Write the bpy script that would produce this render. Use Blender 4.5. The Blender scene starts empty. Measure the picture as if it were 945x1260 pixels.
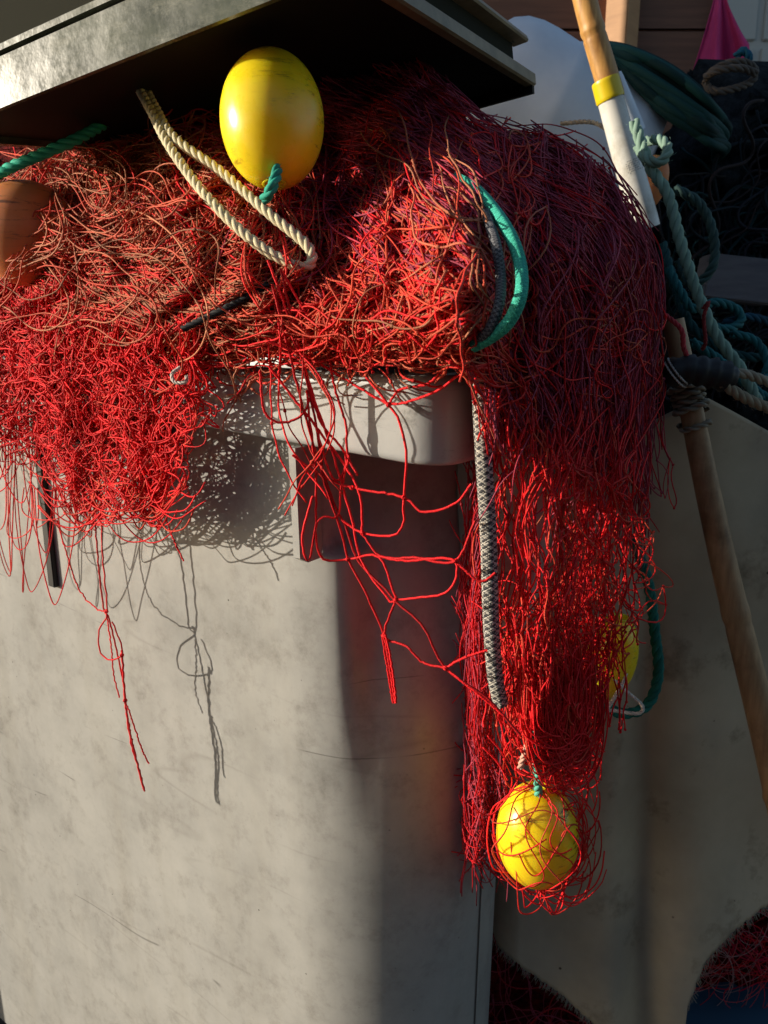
import bpy, math, random
import numpy as np
from mathutils import Vector
random.seed(7); rng = np.random.default_rng(11)
R = math.radians
scene = bpy.context.scene
C = scene.collection

# ------------------------------------------------------------------ camera
F, PW, PH = 950.0, 945.0, 1260.0
PITCH = R(14)
CAM = np.array([0.0, -0.95, 1.95])
cd = bpy.data.cameras.new('camera'); cam = bpy.data.objects.new('camera', cd); C.objects.link(cam)
cam.location = CAM; cam.rotation_euler = (R(90) - PITCH, 0, 0)
cd.sensor_fit = 'VERTICAL'; cd.sensor_height = 36; cd.sensor_width = 27; cd.lens = 36 * F / PH
cd.clip_start = 0.02; cd.clip_end = 500
cd.dof.use_dof = True; cd.dof.focus_distance = 1.0; cd.dof.aperture_fstop = 9
scene.camera = cam

# ------------------------------------------------------------------ light
SUN_AZ, SUN_EL = 88.0, 13.0       # degrees to the left of the view axis, and above the horizon
SDIR = np.array([math.sin(R(SUN_AZ)) * math.cos(R(SUN_EL)), math.cos(R(SUN_AZ)) * math.cos(R(SUN_EL)), -math.sin(R(SUN_EL))])
w = bpy.data.worlds.new('World'); scene.world = w; w.use_nodes = True
nt = w.node_tree
sky = nt.nodes.new('ShaderNodeTexSky'); sky.sky_type = 'NISHITA'; sky.sun_disc = False
sky.sun_elevation = R(SUN_EL); sky.ozone_density = 1.2
sky.sun_rotation = math.atan2(-SDIR[0], -SDIR[1])
bg = nt.nodes['Background']; bg.inputs['Strength'].default_value = 0.115
nt.links.new(sky.outputs[0], bg.inputs[0])
sd = bpy.data.lights.new('sun', 'SUN'); sd.energy = 5.0; sd.angle = R(0.5); sd.color = (1.0, 0.9, 0.74)
sun = bpy.data.objects.new('sun', sd); C.objects.link(sun)
sun.rotation_euler = Vector(SDIR).to_track_quat('-Z', 'Y').to_euler(); sun.location = (-4, -1, 3)
scene.view_settings.view_transform = 'Standard'; scene.view_settings.look = 'None'
scene.view_settings.exposure = 0.28; scene.view_settings.gamma = 1
scene.cycles.max_bounces = 6

# ------------------------------------------------------------------ geometry helpers
cA, sA = math.cos(PITCH), math.sin(PITCH)
def at(px, py, Y):
    px = np.asarray(px, float); py = np.asarray(py, float); Y = np.asarray(Y, float)
    px, py, Y = np.broadcast_arrays(px, py, Y)
    u = (px - PW/2) / F; v = (PH/2 - py) / F
    dy = cA + v*sA; dz = -sA + v*cA
    k = (Y - CAM[1]) / dy
    return np.stack([CAM[0] + u*k, CAM[1] + dy*k, CAM[2] + dz*k], -1)
def proj(P):
    d = np.asarray(P, float) - CAM
    z = d[..., 1]*cA - d[..., 2]*sA; v = d[..., 1]*sA + d[..., 2]*cA
    return PW/2 + F*d[..., 0]/z, PH/2 - F*v/z
def mpp(px, py, Y):                                     # metres per photo pixel at that place
    p = at(px, py, Y) - CAM
    return float((p[..., 1]*cA - p[..., 2]*sA) / F)
def smooth(e0, e1, x):
    t = np.clip((np.asarray(x, float) - e0) / (e1 - e0), 0, 1); return t*t*(3 - 2*t)
def tag(o, label=None, cat=None, group=None, kind=None):
    if label: o['label'] = label
    if cat: o['category'] = cat
    if group: o['group'] = group
    if kind: o['kind'] = kind
    return o
def empty(name, loc, label, cat, group=None):
    o = bpy.data.objects.new(name, None); C.objects.link(o); o.location = [float(a) for a in loc]
    o.empty_display_size = 0.05
    return tag(o, label, cat, group)
bpy.context.view_layer.update()

def wloc(o):
    v = Vector((0, 0, 0))
    while o is not None: v += o.location; o = o.parent
    return v
def link_mesh(name, V, Fc, mat, parent=None, col=None, uv=None, smooth_=True):
    V = np.asarray(V, np.float32).reshape(-1, 3)
    me = bpy.data.meshes.new(name)
    if isinstance(Fc, np.ndarray):
        n, k = Fc.shape
        me.vertices.add(len(V)); me.vertices.foreach_set('co', V.ravel())
        me.loops.add(n*k); me.loops.foreach_set('vertex_index', Fc.astype(np.int32).ravel())
        me.polygons.add(n); me.polygons.foreach_set('loop_start', np.arange(0, n*k, k, dtype=np.int32))
        me.update(calc_edges=True)
    else:
        me.from_pydata([tuple(map(float, v)) for v in V], [], [tuple(map(int, f)) for f in Fc]); me.update()
    if col is not None:
        a = me.color_attributes.new('tint', 'FLOAT_COLOR', 'POINT')
        c4 = np.ones((len(V), 4), np.float32); c4[:, :3] = col
        a.data.foreach_set('color', c4.ravel())
    if uv is not None:
        a = me.attributes.new('rope_uv', 'FLOAT_VECTOR', 'POINT')
        u3 = np.zeros((len(V), 3), np.float32); u3[:, :2] = uv
        a.data.foreach_set('vector', u3.ravel())
    if smooth_:
        me.polygons.foreach_set('use_smooth', np.ones(len(me.polygons), bool))
    me.materials.append(mat)
    o = bpy.data.objects.new(name, me); C.objects.link(o)
    if parent is not None:
        o.parent = parent
        o.location = -wloc(parent)                     # children are given in world coordinates
    return o

class TB:                                               # tubes, all going into one mesh
    def __init__(s): s.V = []; s.F = []; s.Cc = []; s.U = []; s.n = 0
    def add(s, P, r, sides=4, col=(.5, .5, .5), cap=True):
        P = np.asarray(P, float)
        if P.ndim == 2: P = P[None]
        M, N, _ = P.shape
        T = np.gradient(P, axis=1); T /= np.linalg.norm(T, axis=2, keepdims=True) + 1e-12
        n0 = np.cross(T[:, 0], [0.31, 0.2, 0.93]); n0 /= np.linalg.norm(n0, axis=1, keepdims=True) + 1e-12
        Nn = np.empty_like(P); Nn[:, 0] = n0
        for k in range(1, N):
            a = Nn[:, k-1] - (Nn[:, k-1]*T[:, k]).sum(1, keepdims=True)*T[:, k]
            Nn[:, k] = a / (np.linalg.norm(a, axis=1, keepdims=True) + 1e-12)
        B = np.cross(T, Nn)
        r = np.asarray(r, float)
        if r.ndim == 0: r = np.full((M, N), float(r))
        elif r.ndim == 1: r = np.broadcast_to(r[:, None] if len(r) == M else r[None], (M, N))
        ang = np.arange(sides) * 2*np.pi/sides
        ring = P[:, :, None] + r[:, :, None, None]*(np.cos(ang)[None, None, :, None]*Nn[:, :, None] + np.sin(ang)[None, None, :, None]*B[:, :, None])
        s.V.append(ring.reshape(-1, 3))
        base = s.n + (np.arange(M)[:, None, None]*N + np.arange(N-1)[None, :, None])*sides
        j = np.arange(sides)[None, None, :]; j2 = (j + 1) % sides
        q = np.stack([base + j, base + j2, base + sides + j2, base + sides + j], -1).reshape(-1, 4)
        s.F.append(q)
        if cap and sides == 4:
            b0 = s.n + np.arange(M)*N*sides; b1 = b0 + (N-1)*sides
            s.F.append(np.stack([b0+3, b0+2, b0+1, b0], -1)); s.F.append(np.stack([b1, b1+1, b1+2, b1+3], -1))
        col = np.asarray(col, float)
        if col.ndim == 1: col = np.broadcast_to(col, (M, 3))
        if col.ndim == 2: col = np.broadcast_to(col[:, None], (M, N, 3))
        s.Cc.append(np.repeat(col.reshape(-1, 3), sides, axis=0))
        s.n += M*N*sides
    def build(s, name, mat, parent=None):
        return link_mesh(name, np.concatenate(s.V), np.concatenate(s.F), mat, parent, np.concatenate(s.Cc))

def spline(pts, n):                                      # Catmull-Rom resampled evenly
    p = np.asarray(pts, float)
    p = np.vstack([2*p[0]-p[1], p, 2*p[-1]-p[-2]])
    out = []
    for i in range(1, len(p)-2):
        t = np.linspace(0, 1, 24, endpoint=False)[:, None]
        a, b, c, d = p[i-1], p[i], p[i+1], p[i+2]
        out.append(.5*((2*b) + (c-a)*t + (2*a-5*b+4*c-d)*t*t + (3*b-a-3*c+d)*t**3))
    out = np.vstack(out + [p[-2][None]])
    L = np.r_[0, np.cumsum(np.linalg.norm(np.diff(out, axis=0), axis=1))]
    s = np.linspace(0, L[-1], n)
    return np.stack([np.interp(s, L, out[:, k]) for k in range(out.shape[1])], -1)
def path(pp, n=40):                                      # pixel path with its own distance at every point
    pp = spline(pp, n); return at(pp[:, 0], pp[:, 1], pp[:, 2])
def frame(P):
    T = np.gradient(P, axis=0); T /= np.linalg.norm(T, axis=1, keepdims=True)+1e-12
    n = np.cross(T[0], [0.2, 0.9, 0.3]); n /= np.linalg.norm(n); Ns = [n]
    for k in range(1, len(P)):
        a = Ns[-1] - (Ns[-1]@T[k])*T[k]; Ns.append(a/np.linalg.norm(a))
    Ns = np.array(Ns); return T, Ns, np.cross(T, Ns)
def rope_mesh(tb, P, Rr, strands=3, pitch=None, col=(.5, .5, .5), jitter=.12, sides=7):      # laid rope: helical strands
    pitch = pitch or Rr*6.5
    L = np.r_[0, np.cumsum(np.linalg.norm(np.diff(P, axis=0), axis=1))]
    n = max(12, int(L[-1]/(pitch/9)))
    s = np.linspace(0, L[-1], n); Q = np.stack([np.interp(s, L, P[:, k]) for k in range(3)], -1)
    T, N, B = frame(Q)
    for k in range(strands):
        a = 2*np.pi*(s/pitch + k/strands)
        h = Rr*.52
        c = np.asarray(col)*(1 + jitter*rng.standard_normal((n, 1))*.6)*(1 + .1*rng.standard_normal())
        tb.add(Q + h*(np.cos(a)[:, None]*N + np.sin(a)[:, None]*B), np.full((1, n), Rr*.55), sides, np.clip(c, 0, 1)[None])
    # hairs
    m = int(n*1.2)
    if m > 4:
        i = rng.integers(0, n, m); a = rng.uniform(0, 2*np.pi, m)
        d = np.cos(a)[:, None]*N[i] + np.sin(a)[:, None]*B[i]
        st = Q[i] + d*Rr*.95
        e = st + d*Rr*rng.uniform(.2, .6, (m, 1)) + T[i]*Rr*rng.uniform(-.9, .9, (m, 1))
        tb.add(np.stack([st, (st+e)/2 + d*Rr*.1, e], 1), Rr*.025, 4, np.asarray(col))
def braid_mesh(tb, P, Rr, carriers=12, pitch=None, colA=(.8, .8, .8), colB=(.05, .05, .05)):
    pitch = pitch or Rr*3.4
    L = np.r_[0, np.cumsum(np.linalg.norm(np.diff(P, axis=0), axis=1))]
    n = max(16, int(L[-1]/(pitch/16)))
    s = np.linspace(0, L[-1], n); Q = np.stack([np.interp(s, L, P[:, k]) for k in range(3)], -1)
    T, N, B = frame(Q)
    tb.add(Q, np.full((1, n), Rr*.8), 8, np.asarray(colB)*.6)
    for d in (1, -1):
        for k in range(carriers):
            a = d*2*np.pi*s/pitch + 2*np.pi*(k/carriers)
            rr = Rr*(.86 + .07*np.sin(2*np.pi*s/pitch*carriers/2 + (0 if d > 0 else np.pi) + k*np.pi))
            c = np.asarray((colA if d > 0 else colB) if k % 3 else (colB if d > 0 else colA))*(1 + .15*rng.standard_normal((n, 1)))
            tb.add(Q + rr[:, None]*(np.cos(a)[:, None]*N + np.sin(a)[:, None]*B), np.full((1, n), Rr*.17), 5, np.clip(c, 0, 1)[None])

# ------------------------------------------------------------------ materials
def mat(name, base=(.5, .5, .5), rough=.5, metal=0, spec=.5, attr=False):
    m = bpy.data.materials.new(name); m.use_nodes = True
    b = m.node_tree.nodes['Principled BSDF']
    b.inputs['Base Color'].default_value = (*base, 1); b.inputs['Roughness'].default_value = rough
    b.inputs['Metallic'].default_value = metal; b.inputs['Specular IOR Level'].default_value = spec
    if attr:
        a = m.node_tree.nodes.new('ShaderNodeVertexColor'); a.layer_name = 'tint'
        m.node_tree.links.new(a.outputs[0], b.inputs['Base Color'])
    return m
def tex(m, kind='noise', scale=5, detail=6, stretch=(1, 1, 1), rot=(0, 0, 0), rough=.6, off=(0, 0, 0)):
    t = m.node_tree; tc = t.nodes.new('ShaderNodeTexCoord'); mp = t.nodes.new('ShaderNodeMapping')
    mp.inputs['Scale'].default_value = stretch; mp.inputs['Rotation'].default_value = rot; mp.inputs['Location'].default_value = off
    t.links.new(tc.outputs['Object'], mp.inputs[0])
    if kind == 'noise':
        n = t.nodes.new('ShaderNodeTexNoise'); n.inputs['Scale'].default_value = scale
        n.inputs['Detail'].default_value = detail; n.inputs['Roughness'].default_value = rough
    elif kind == 'vor':
        n = t.nodes.new('ShaderNodeTexVoronoi'); n.inputs['Scale'].default_value = scale
    else:
        n = t.nodes.new('ShaderNodeTexWave'); n.inputs['Scale'].default_value = scale; n.inputs['Distortion'].default_value = 6; n.inputs['Detail'].default_value = 3
    t.links.new(mp.outputs[0], n.inputs['Vector'])
    return n.outputs[0]
def ramp(m, src, stops):
    r = m.node_tree.nodes.new('ShaderNodeValToRGB'); m.node_tree.links.new(src, r.inputs[0])
    e = r.color_ramp.elements
    while len(e) < len(stops): e.new(.5)
    for k, (p, c) in enumerate(stops):
        e[k].position = p; e[k].color = (*c, 1) if len(c) == 3 else c
    return r.outputs[0]
def mix(m, f, a, b, mode='MIX'):
    n = m.node_tree.nodes.new('ShaderNodeMix'); n.data_type = 'RGBA'; n.blend_type = mode
    for s, v in ((0, f), (6, a), (7, b)):
        if isinstance(v, (int, float)): n.inputs[s].default_value = v
        elif isinstance(v, tuple): n.inputs[s].default_value = (*v, 1)
        else: m.node_tree.links.new(v, n.inputs[s])
    return n.outputs[2]
def setc(m, c): m.node_tree.links.new(c, m.node_tree.nodes['Principled BSDF'].inputs['Base Color'])
def bump(m, h, strength=.3, dist=.002):
    n = m.node_tree.nodes.new('ShaderNodeBump'); n.inputs['Strength'].default_value = strength; n.inputs['Distance'].default_value = dist
    m.node_tree.links.new(h, n.inputs['Height']); m.node_tree.links.new(n.outputs[0], m.node_tree.nodes['Principled BSDF'].inputs['Normal'])
K = (0, 0, 0); W = (1, 1, 1)

def scratches(m, scale, wid, stretch, rot, off, dark, lo=.5, hi=.62):      # thin wandering lines, only inside scattered patches
    n = tex(m, scale=scale, detail=1.5, stretch=stretch, rot=rot, off=off, rough=.4)
    l = ramp(m, n, [(.5-wid, K), (.5, W), (.5+wid, K)])
    p = ramp(m, tex(m, scale=4.3, detail=3, off=(off[1], off[0], 3)), [(lo, K), (hi, W)])
    return mix(m, mix(m, 1., l, p, 'MULTIPLY'), W, dark)
m_bin = mat('grey_plastic', rough=.42)
c = ramp(m_bin, tex(m_bin, scale=5, detail=10, rough=.72), [(.32, (.29, .288, .275)), (.5, (.36, .356, .34)), (.66, (.405, .40, .38))])
st = ramp(m_bin, tex(m_bin, scale=17, detail=12, rough=.78, off=(3, 1, 2)), [(.50, W), (.60, (.84, .83, .82)), (.72, (.58, .57, .56))])
sc = mix(m_bin, 1., scratches(m_bin, 1.6, .0022, (.6, .6, 3.2), (0, .25, 0), (2, 5, 1), (.45, .44, .44), .54, .60), scratches(m_bin, 2.3, .012, (.5, .5, 3.5), (.1, -.3, .1), (7, 3, 4), (.84, .83, .82), .50, .62), 'MULTIPLY')
dt = ramp(m_bin, tex(m_bin, 'vor', scale=30), [(.035, (.16, .15, .14)), (.06, W)])
wv = ramp(m_bin, tex(m_bin, scale=3.7, detail=3, off=(5, 5, 5)), [(.45, K), (.6, W)])
dr_ = ramp(m_bin, tex(m_bin, scale=3.5, detail=8, stretch=(3, 3, .35), rough=.65, off=(9, 2, 5)), [(.48, W), (.66, (.93, .92, .90))])      # run-down dirt
dd = mix(m_bin, wv, W, dt)
setc(m_bin, mix(m_bin, 1., mix(m_bin, 1., mix(m_bin, 1., mix(m_bin, .9, c, st, 'MULTIPLY'), sc, 'MULTIPLY'), dr_, 'MULTIPLY'), dd, 'MULTIPLY'))
bump(m_bin, tex(m_bin, scale=2.2, detail=3, rough=.4), .30, .010)

m_rim = mat('grey_rim_plastic', rough=.38)
c = ramp(m_rim, tex(m_rim, scale=4, detail=8), [(.35, (.35, .355, .35)), (.65, (.41, .415, .41))])
sc = ramp(m_rim, tex(m_rim, scale=11, detail=12, stretch=(.4, .4, 3.2), rot=(.05, .1, 0), rough=.8), [(.57, W), (.66, (.42, .42, .40))])
st = ramp(m_rim, tex(m_rim, scale=22, detail=8, off=(1, 4, 2), rough=.75), [(.57, W), (.68, (.5, .49, .47))])
setc(m_rim, mix(m_rim, .8, mix(m_rim, .9, c, sc, 'MULTIPLY'), st, 'MULTIPLY'))
bump(m_rim, tex(m_rim, scale=14, detail=6), .25, .004)

m_lid = mat('dark_grey_lid_plastic', rough=.25, spec=.3)
c = ramp(m_lid, tex(m_lid, scale=7, detail=9, stretch=(1, 1, 2)), [(.36, (.045, .052, .038)), (.6, (.10, .11, .08))])
st = ramp(m_lid, tex(m_lid, scale=16, detail=12, stretch=(1, .4, 2.5), rough=.8, rot=(0, .4, .6)), [(.5, K), (.68, W)])
setc(m_lid, mix(m_lid, st, c, (.20, .20, .155)))
rr = ramp(m_lid, tex(m_lid, scale=18, detail=10, rough=.75), [(.38, (.17,)*3), (.65, (.38,)*3)])
m_lid.node_tree.links.new(rr, m_lid.node_tree.nodes['Principled BSDF'].inputs['Roughness'])
bump(m_lid, tex(m_lid, scale=5, detail=6), .3, .008)
m_lidshade = mat('lid_shade_plastic', (.012, .012, .011), .7, spec=.2)  # near-black tone holds the shade of the void under the lid
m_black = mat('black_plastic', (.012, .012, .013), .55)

m_net = mat('red_twine', rough=.6, spec=.2, attr=True)
nb = m_net.node_tree.nodes['Principled BSDF']
m_core = mat('net_gap_shade', (.07, .006, .006), .9, spec=.1)  # dark reds carry the shade in the gaps between strands
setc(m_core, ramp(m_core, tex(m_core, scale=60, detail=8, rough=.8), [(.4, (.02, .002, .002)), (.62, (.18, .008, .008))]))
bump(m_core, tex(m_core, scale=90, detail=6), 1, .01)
bump(m_net, tex(m_net, scale=520, detail=2), .8, .0015)
m_rope = mat('rope_fibre', rough=.75, spec=.25, attr=True)

def float_mat(name, a, b, scuff, rough=.22):
    m = mat(name, rough=rough); q = m.node_tree.nodes['Principled BSDF']
    q.inputs['Subsurface Weight'].default_value = .55; q.inputs['Subsurface Radius'].default_value = (1, .7, .1); q.inputs['Subsurface Scale'].default_value = .03
    c = ramp(m, tex(m, scale=9, detail=6), [(.35, a), (.65, b)])
    s = ramp(m, tex(m, scale=30, detail=10, stretch=(.3, 1, 3.5), rough=.8, rot=(.1, .2, 0)), [(.54, K), (.60, W)])
    g = ramp(m, tex(m, scale=7, detail=8, off=(2, 7, 1)), [(.45, K), (.55, W)])
    f = mix(m, 1., s, g, 'MULTIPLY')
    setc(m, mix(m, f, c, scuff))
    rr = ramp(m, tex(m, scale=40, detail=8), [(.3, (rough*.8,)*3), (.7, (rough*1.9,)*3)])
    m.node_tree.links.new(rr, m.node_tree.nodes['Principled BSDF'].inputs['Roughness'])
    bump(m, tex(m, scale=35, detail=6), .12, .002)
    return m
m_yel = float_mat('yellow_float_plastic', (.85, .60, .01), (.92, .72, .02), (.22, .12, .01))
m_org = float_mat('orange_float_plastic', (.55, .17, .05), (.66, .24, .08), (.2, .07, .03), .5)

m_bam = mat('bamboo', rough=.45)
c = ramp(m_bam, tex(m_bam, scale=18, detail=8, stretch=(6, 6, .5)), [(.3, (.40, .19, .05)), (.7, (.68, .37, .11))])
st = ramp(m_bam, tex(m_bam, scale=12, detail=8), [(.5, W), (.72, (.5, .42, .35))])
setc(m_bam, mix(m_bam, 1., c, st, 'MULTIPLY'))
m_canedk = mat('weathered_cane', rough=.55)
c = ramp(m_canedk, tex(m_canedk, scale=18, detail=8, stretch=(6, 6, .5)), [(.3, (.27, .15, .07)), (.7, (.46, .27, .13))])
st = ramp(m_canedk, tex(m_canedk, scale=14, detail=8), [(.5, W), (.72, (.5, .42, .35))])
setc(m_canedk, mix(m_canedk, 1., c, st, 'MULTIPLY'))
m_white = mat('white_pipe', rough=.3)
setc(m_white, ramp(m_white, tex(m_white, scale=14, detail=9, rough=.7), [(.45, (.78, .76, .70)), (.66, (.50, .46, .38))]))
m_tape = mat('yellow_tape', (.75, .55, .01), .35)
m_print = mat('grey_print', (.30, .30, .29), .5)
m_tub = mat('white_tub_plastic', rough=.4)
setc(m_tub, ramp(m_tub, tex(m_tub, scale=5, detail=7), [(.4, (.74, .80, .88)), (.7, (.60, .66, .76))]))

m_cloth = mat('grey_canvas', rough=.85, spec=.2)
c = ramp(m_cloth, tex(m_cloth, scale=3, detail=8), [(.35, (.41, .325, .22)), (.65, (.56, .455, .32))])
st = ramp(m_cloth, tex(m_cloth, scale=8, detail=10, rough=.7, off=(4, 2, 2)), [(.56, W), (.68, (.62, .60, .57)), (.8, (.4, .39, .38))])
dt = ramp(m_cloth, tex(m_cloth, 'vor', scale=16), [(.03, (.2, .18, .17)), (.055, W)])
bl = ramp(m_cloth, tex(m_cloth, scale=2.2, detail=5, off=(1, 8, 3)), [(.45, W), (.65, (.72, .78, .88))])
setc(m_cloth, mix(m_cloth, 1., mix(m_cloth, 1., mix(m_cloth, 1., c, st, 'MULTIPLY'), dt, 'MULTIPLY'), bl, 'MULTIPLY'))
bump(m_cloth, tex(m_cloth, scale=400, detail=2), .2, .0008)
m_wood = mat('brown_shed_boards', rough=.7)
c = ramp(m_wood, tex(m_wood, 'noise', scale=6, detail=8, stretch=(.6, 1, 9)), [(.3, (.14, .062, .038)), (.7, (.23, .10, .06))])
setc(m_wood, c)
m_sunlit = mat('sunlit_board', rough=.6)  # lighter orange puts sunlight on shed wood into the colour
setc(m_sunlit, ramp(m_sunlit, tex(m_sunlit, scale=6, detail=8, stretch=(1, 1, 5)), [(.3, (.42, .21, .09)), (.7, (.55, .29, .13))]))
m_panew = mat('white_window_paint', (.52, .52, .48), .5)
m_glass = mat('frosted_pane', (.50, .50, .46), .35)
m_pink = mat('pink_cloth', rough=.8)
setc(m_pink, ramp(m_pink, tex(m_pink, scale=9, detail=5), [(.3, (.52, .03, .16)), (.7, (.66, .05, .22))]))
m_ground = mat('dark_quay', rough=.9)
setc(m_ground, ramp(m_ground, tex(m_ground, scale=12, detail=9), [(.35, (.03, .028, .028)), (.65, (.08, .072, .066))]))
m_blue = mat('blue_crate_plastic', (.02, .07, .12), .5)
m_greybox = mat('grey_board', rough=.8)
setc(m_greybox, ramp(m_greybox, tex(m_greybox, scale=9, detail=8, stretch=(1, 1, 6)), [(.3, (.10, .10, .12)), (.7, (.17, .17, .19))]))
m_darknet = mat('dark_net', rough=.9, spec=.15, attr=True)

# ------------------------------------------------------------------ setting
def quad_grid(name, X0, X1, Y0, Y1, z, n, m, **k):
    xs = np.linspace(X0, X1, n); ys = np.linspace(Y0, Y1, n)
    V = np.array([[x, y, z] for y in ys for x in xs])
    Fc = np.array([[j*n+i, j*n+i+1, (j+1)*n+i+1, (j+1)*n+i] for j in range(n-1) for i in range(n-1)])
    return link_mesh(name, V, Fc, m, smooth_=False)
tag(quad_grid('ground', -60, 60, -60, 60, 0, 9, m_ground), kind='structure')

def box(name, c, size, mat_, parent=None, rz=0, bev=.004, rx=0, ry=0):
    import bmesh
    from mathutils import Matrix
    bm = bmesh.new(); bmesh.ops.create_cube(bm, size=1)
    bmesh.ops.scale(bm, vec=size, verts=bm.verts)
    if bev: bmesh.ops.bevel(bm, geom=bm.edges[:], offset=bev, segments=2, affect='EDGES')
    M = Matrix.Translation(Vector([float(a) for a in c])) @ Matrix.Rotation(rz, 4, 'Z') @ Matrix.Rotation(ry, 4, 'Y') @ Matrix.Rotation(rx, 4, 'X')
    bm.transform(M)
    me = bpy.data.meshes.new(name); bm.to_mesh(me); bm.free(); me.materials.append(mat_)
    o = bpy.data.objects.new(name, me); C.objects.link(o)
    if parent is not None: o.parent = parent; o.location = -wloc(parent)
    return o
# boarded shed wall far behind: each course of boards is pattern of one wall
YS = 2.3
shed = empty('shed_wall', (0.3, YS, 0), 'dark brown horizontal boarded shed wall behind everything', 'wall')
V = []; Fc = []
z = 0.0; bh = .215
while z < 3.4:
    b = len(V); x0, x1 = -2.6, 2.8
    prof = [(YS, z), (YS, z+bh-.012), (YS+.015, z+bh-.004), (YS+.015, z+bh)]
    for (y, zz) in prof: V += [(x0, y, zz), (x1, y, zz)]
    for k in range(3): Fc.append((b+2*k, b+2*k+1, b+2*k+3, b+2*k+2))
    z += bh
b = len(V); V += [(x0, YS+.05, 0), (x1, YS+.05, 0), (x1, YS+.05, z), (x0, YS+.05, z)]; Fc.append((b, b+1, b+2, b+3))
link_mesh('boarding', V, Fc, m_wood, shed, smooth_=False)
# added post; its orange stands for sun on the shed boards
p0 = at(762, 25, YS-.02)
box('sun_patch_post', (p0[0], YS-.06, 2.35), (.09, .09, 1.9), m_sunlit, shed, rz=R(45))
# window
pw = at(925, 40, YS-.02)
win = box('window', (pw[0]+.09, YS-.02, pw[2]+.05), (.46, .04, .62), m_panew, shed)
for i in (-1, 0, 1):
    for j in (-1, 0, 1):
        box('pane', (pw[0]+.09 + i*.145, YS-.045, pw[2]+.05 + j*.195), (.12, .01, .17), m_glass, win)
# unseen boarded blocker, added outside the frame at left to shade the background
m_shadeblk = m_wood
WX = -1.7
shade_root = empty('shade_blocker', (-1.7, 1.5, 0), 'boarded side wing of the shed left of the bin', 'wall')
lp = at(757, 8, YS-.04); kx = (lp[0]-WX)/SDIR[0]; hole = lp - SDIR*kx                 # gap left in the added blocker to pass one patch of sun
hy, hz = hole[1], hole[2]; hw, hh = .075, .16
wy0, wy1 = .78, 2.4
box('boarding', (WX, (wy0+hy-hw)/2, 2.2), (.06, hy-hw-wy0, 4.4), m_wood, shade_root, bev=0)
box('boarding', (WX, (wy1+hy+hw)/2, 2.2), (.06, wy1-hy-hw, 4.4), m_wood, shade_root, bev=0)
box('boarding', (WX, hy, (hz-hh)/2), (.055, 2*hw+.01, hz-hh), m_wood, shade_root, bev=0)
box('boarding', (WX, hy, (hz+hh+4.4)/2), (.055, 2*hw+.01, 4.4-hz-hh), m_wood, shade_root, bev=0)

# unseen dark block added behind the camera to cut frontal sky light
ob = box('sky_blocker', (0.5, -6.0, 2.2), (14, 1.0, 4.4), mat('blocker_matte', (.06, .055, .05), .9), None, bev=0)
tag(ob, 'dark stone building across the quay behind the viewer', 'building')

# ------------------------------------------------------------------ the bin
ROT = R(35)
tv = np.array([math.cos(ROT), -math.sin(ROT), 0]); bv = np.array([math.sin(ROT), math.cos(ROT), 0]); zv = np.array([0, 0, 1.0])
PA = at(505, 572, -.03)                     # the front line of the rim passes through here
def plane_at(px, py, off):                  # distance Y where the pixel ray meets the plane off metres in front of the rim face
    r = at(px, py, 0.0) - CAM
    P0 = PA - bv*off - CAM
    k = (P0 @ bv) / (r @ bv)
    return CAM[1] + r[..., 1]*k
L0 = at(245, 525, plane_at(245, 525, 0)); T0 = at(245, 449, plane_at(245, 449, 0)); T1 = at(505, 461, plane_at(505, 461, 0))
def tz(a, b): return (b[2]-a[2]) / ((b-a) @ tv)
KB, KT = tz(L0, PA), tz(T0, T1)
print('rim slopes', KB, KT, 'rim z', PA[2], T1[2], L0[2], T0[2])
RC = .05
PC = PA + tv*(RC*.9); PC[2] = 0             # sharp corner of the rim in plan
def loop(inset, r, Wd=2.1, Dp=.56, n=10):   # rounded rectangle in plan, front right corner at PC
    pts = []
    x1, y0, x0, y1 = -inset, inset, -Wd+inset, Dp-inset
    for (cx, cy, a0) in ((x1-r, y0+r, -90), (x1-r, y1-r, 0), (x0+r, y1-r, 90), (x0+r, y0+r, 180)):
        for k in range(n+1):
            a = R(a0 + 90*k/n); pts.append((cx + r*math.cos(a), cy + r*math.sin(a)))
    out = []
    for i in range(len(pts)):               # extra points along the long sides
        a, b = np.array(pts[i]), np.array(pts[(i+1) % len(pts)])
        m = 1 if (i+1) % (n+1) else (140 if (i//(n+1)) % 2 else 44)
        for k in range(m): out.append(a + (b-a)*k/m)
    return np.array(out)
def world2(p): return PC + p[:, :1]*tv + p[:, 1:2]*bv
bin_ = empty('plastic_bin', PC - tv*.45 + bv*.36, 'big grey plastic bin with dark lid, overflowing with red fishing net', 'bin')
def loft(name, rings, m, parent, cap=None):
    n = len(rings[0]); V = np.concatenate(rings); Fc = []
    for k in range(len(rings)-1):
        for i in range(n):
            j = (i+1) % n; Fc.append((k*n+i, k*n+j, (k+1)*n+j, (k+1)*n+i))
    if cap == 'bottom': Fc.append(tuple(range(n-1, -1, -1)))
    return link_mesh(name, V, Fc, m, parent)
def rimz(P, a, b, k): return a[2] + ((P - a) @ tv)*k
rings = []
body_inset = .05
lb = loop(body_inset, .25, n=28); base = world2(lb)
ztop = rimz(base, PA, PA, KB) + .012
pg_ = at(383, 600, 0.0)
def on_body(px, py, off=0.0): return at(px, py, plane_at(px, py, off - body_inset))
sg_ = (on_body(384, 560) - PC) @ tv + .010               # the moulded hand recess starts just right of the gusset
tan_ = np.roll(base, -1, 0) - np.roll(base, 1, 0); tan_ /= np.linalg.norm(tan_, axis=1, keepdims=True)
nor_ = np.stack([tan_[:, 1], -tan_[:, 0], 0*tan_[:, 0]], -1)
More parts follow.
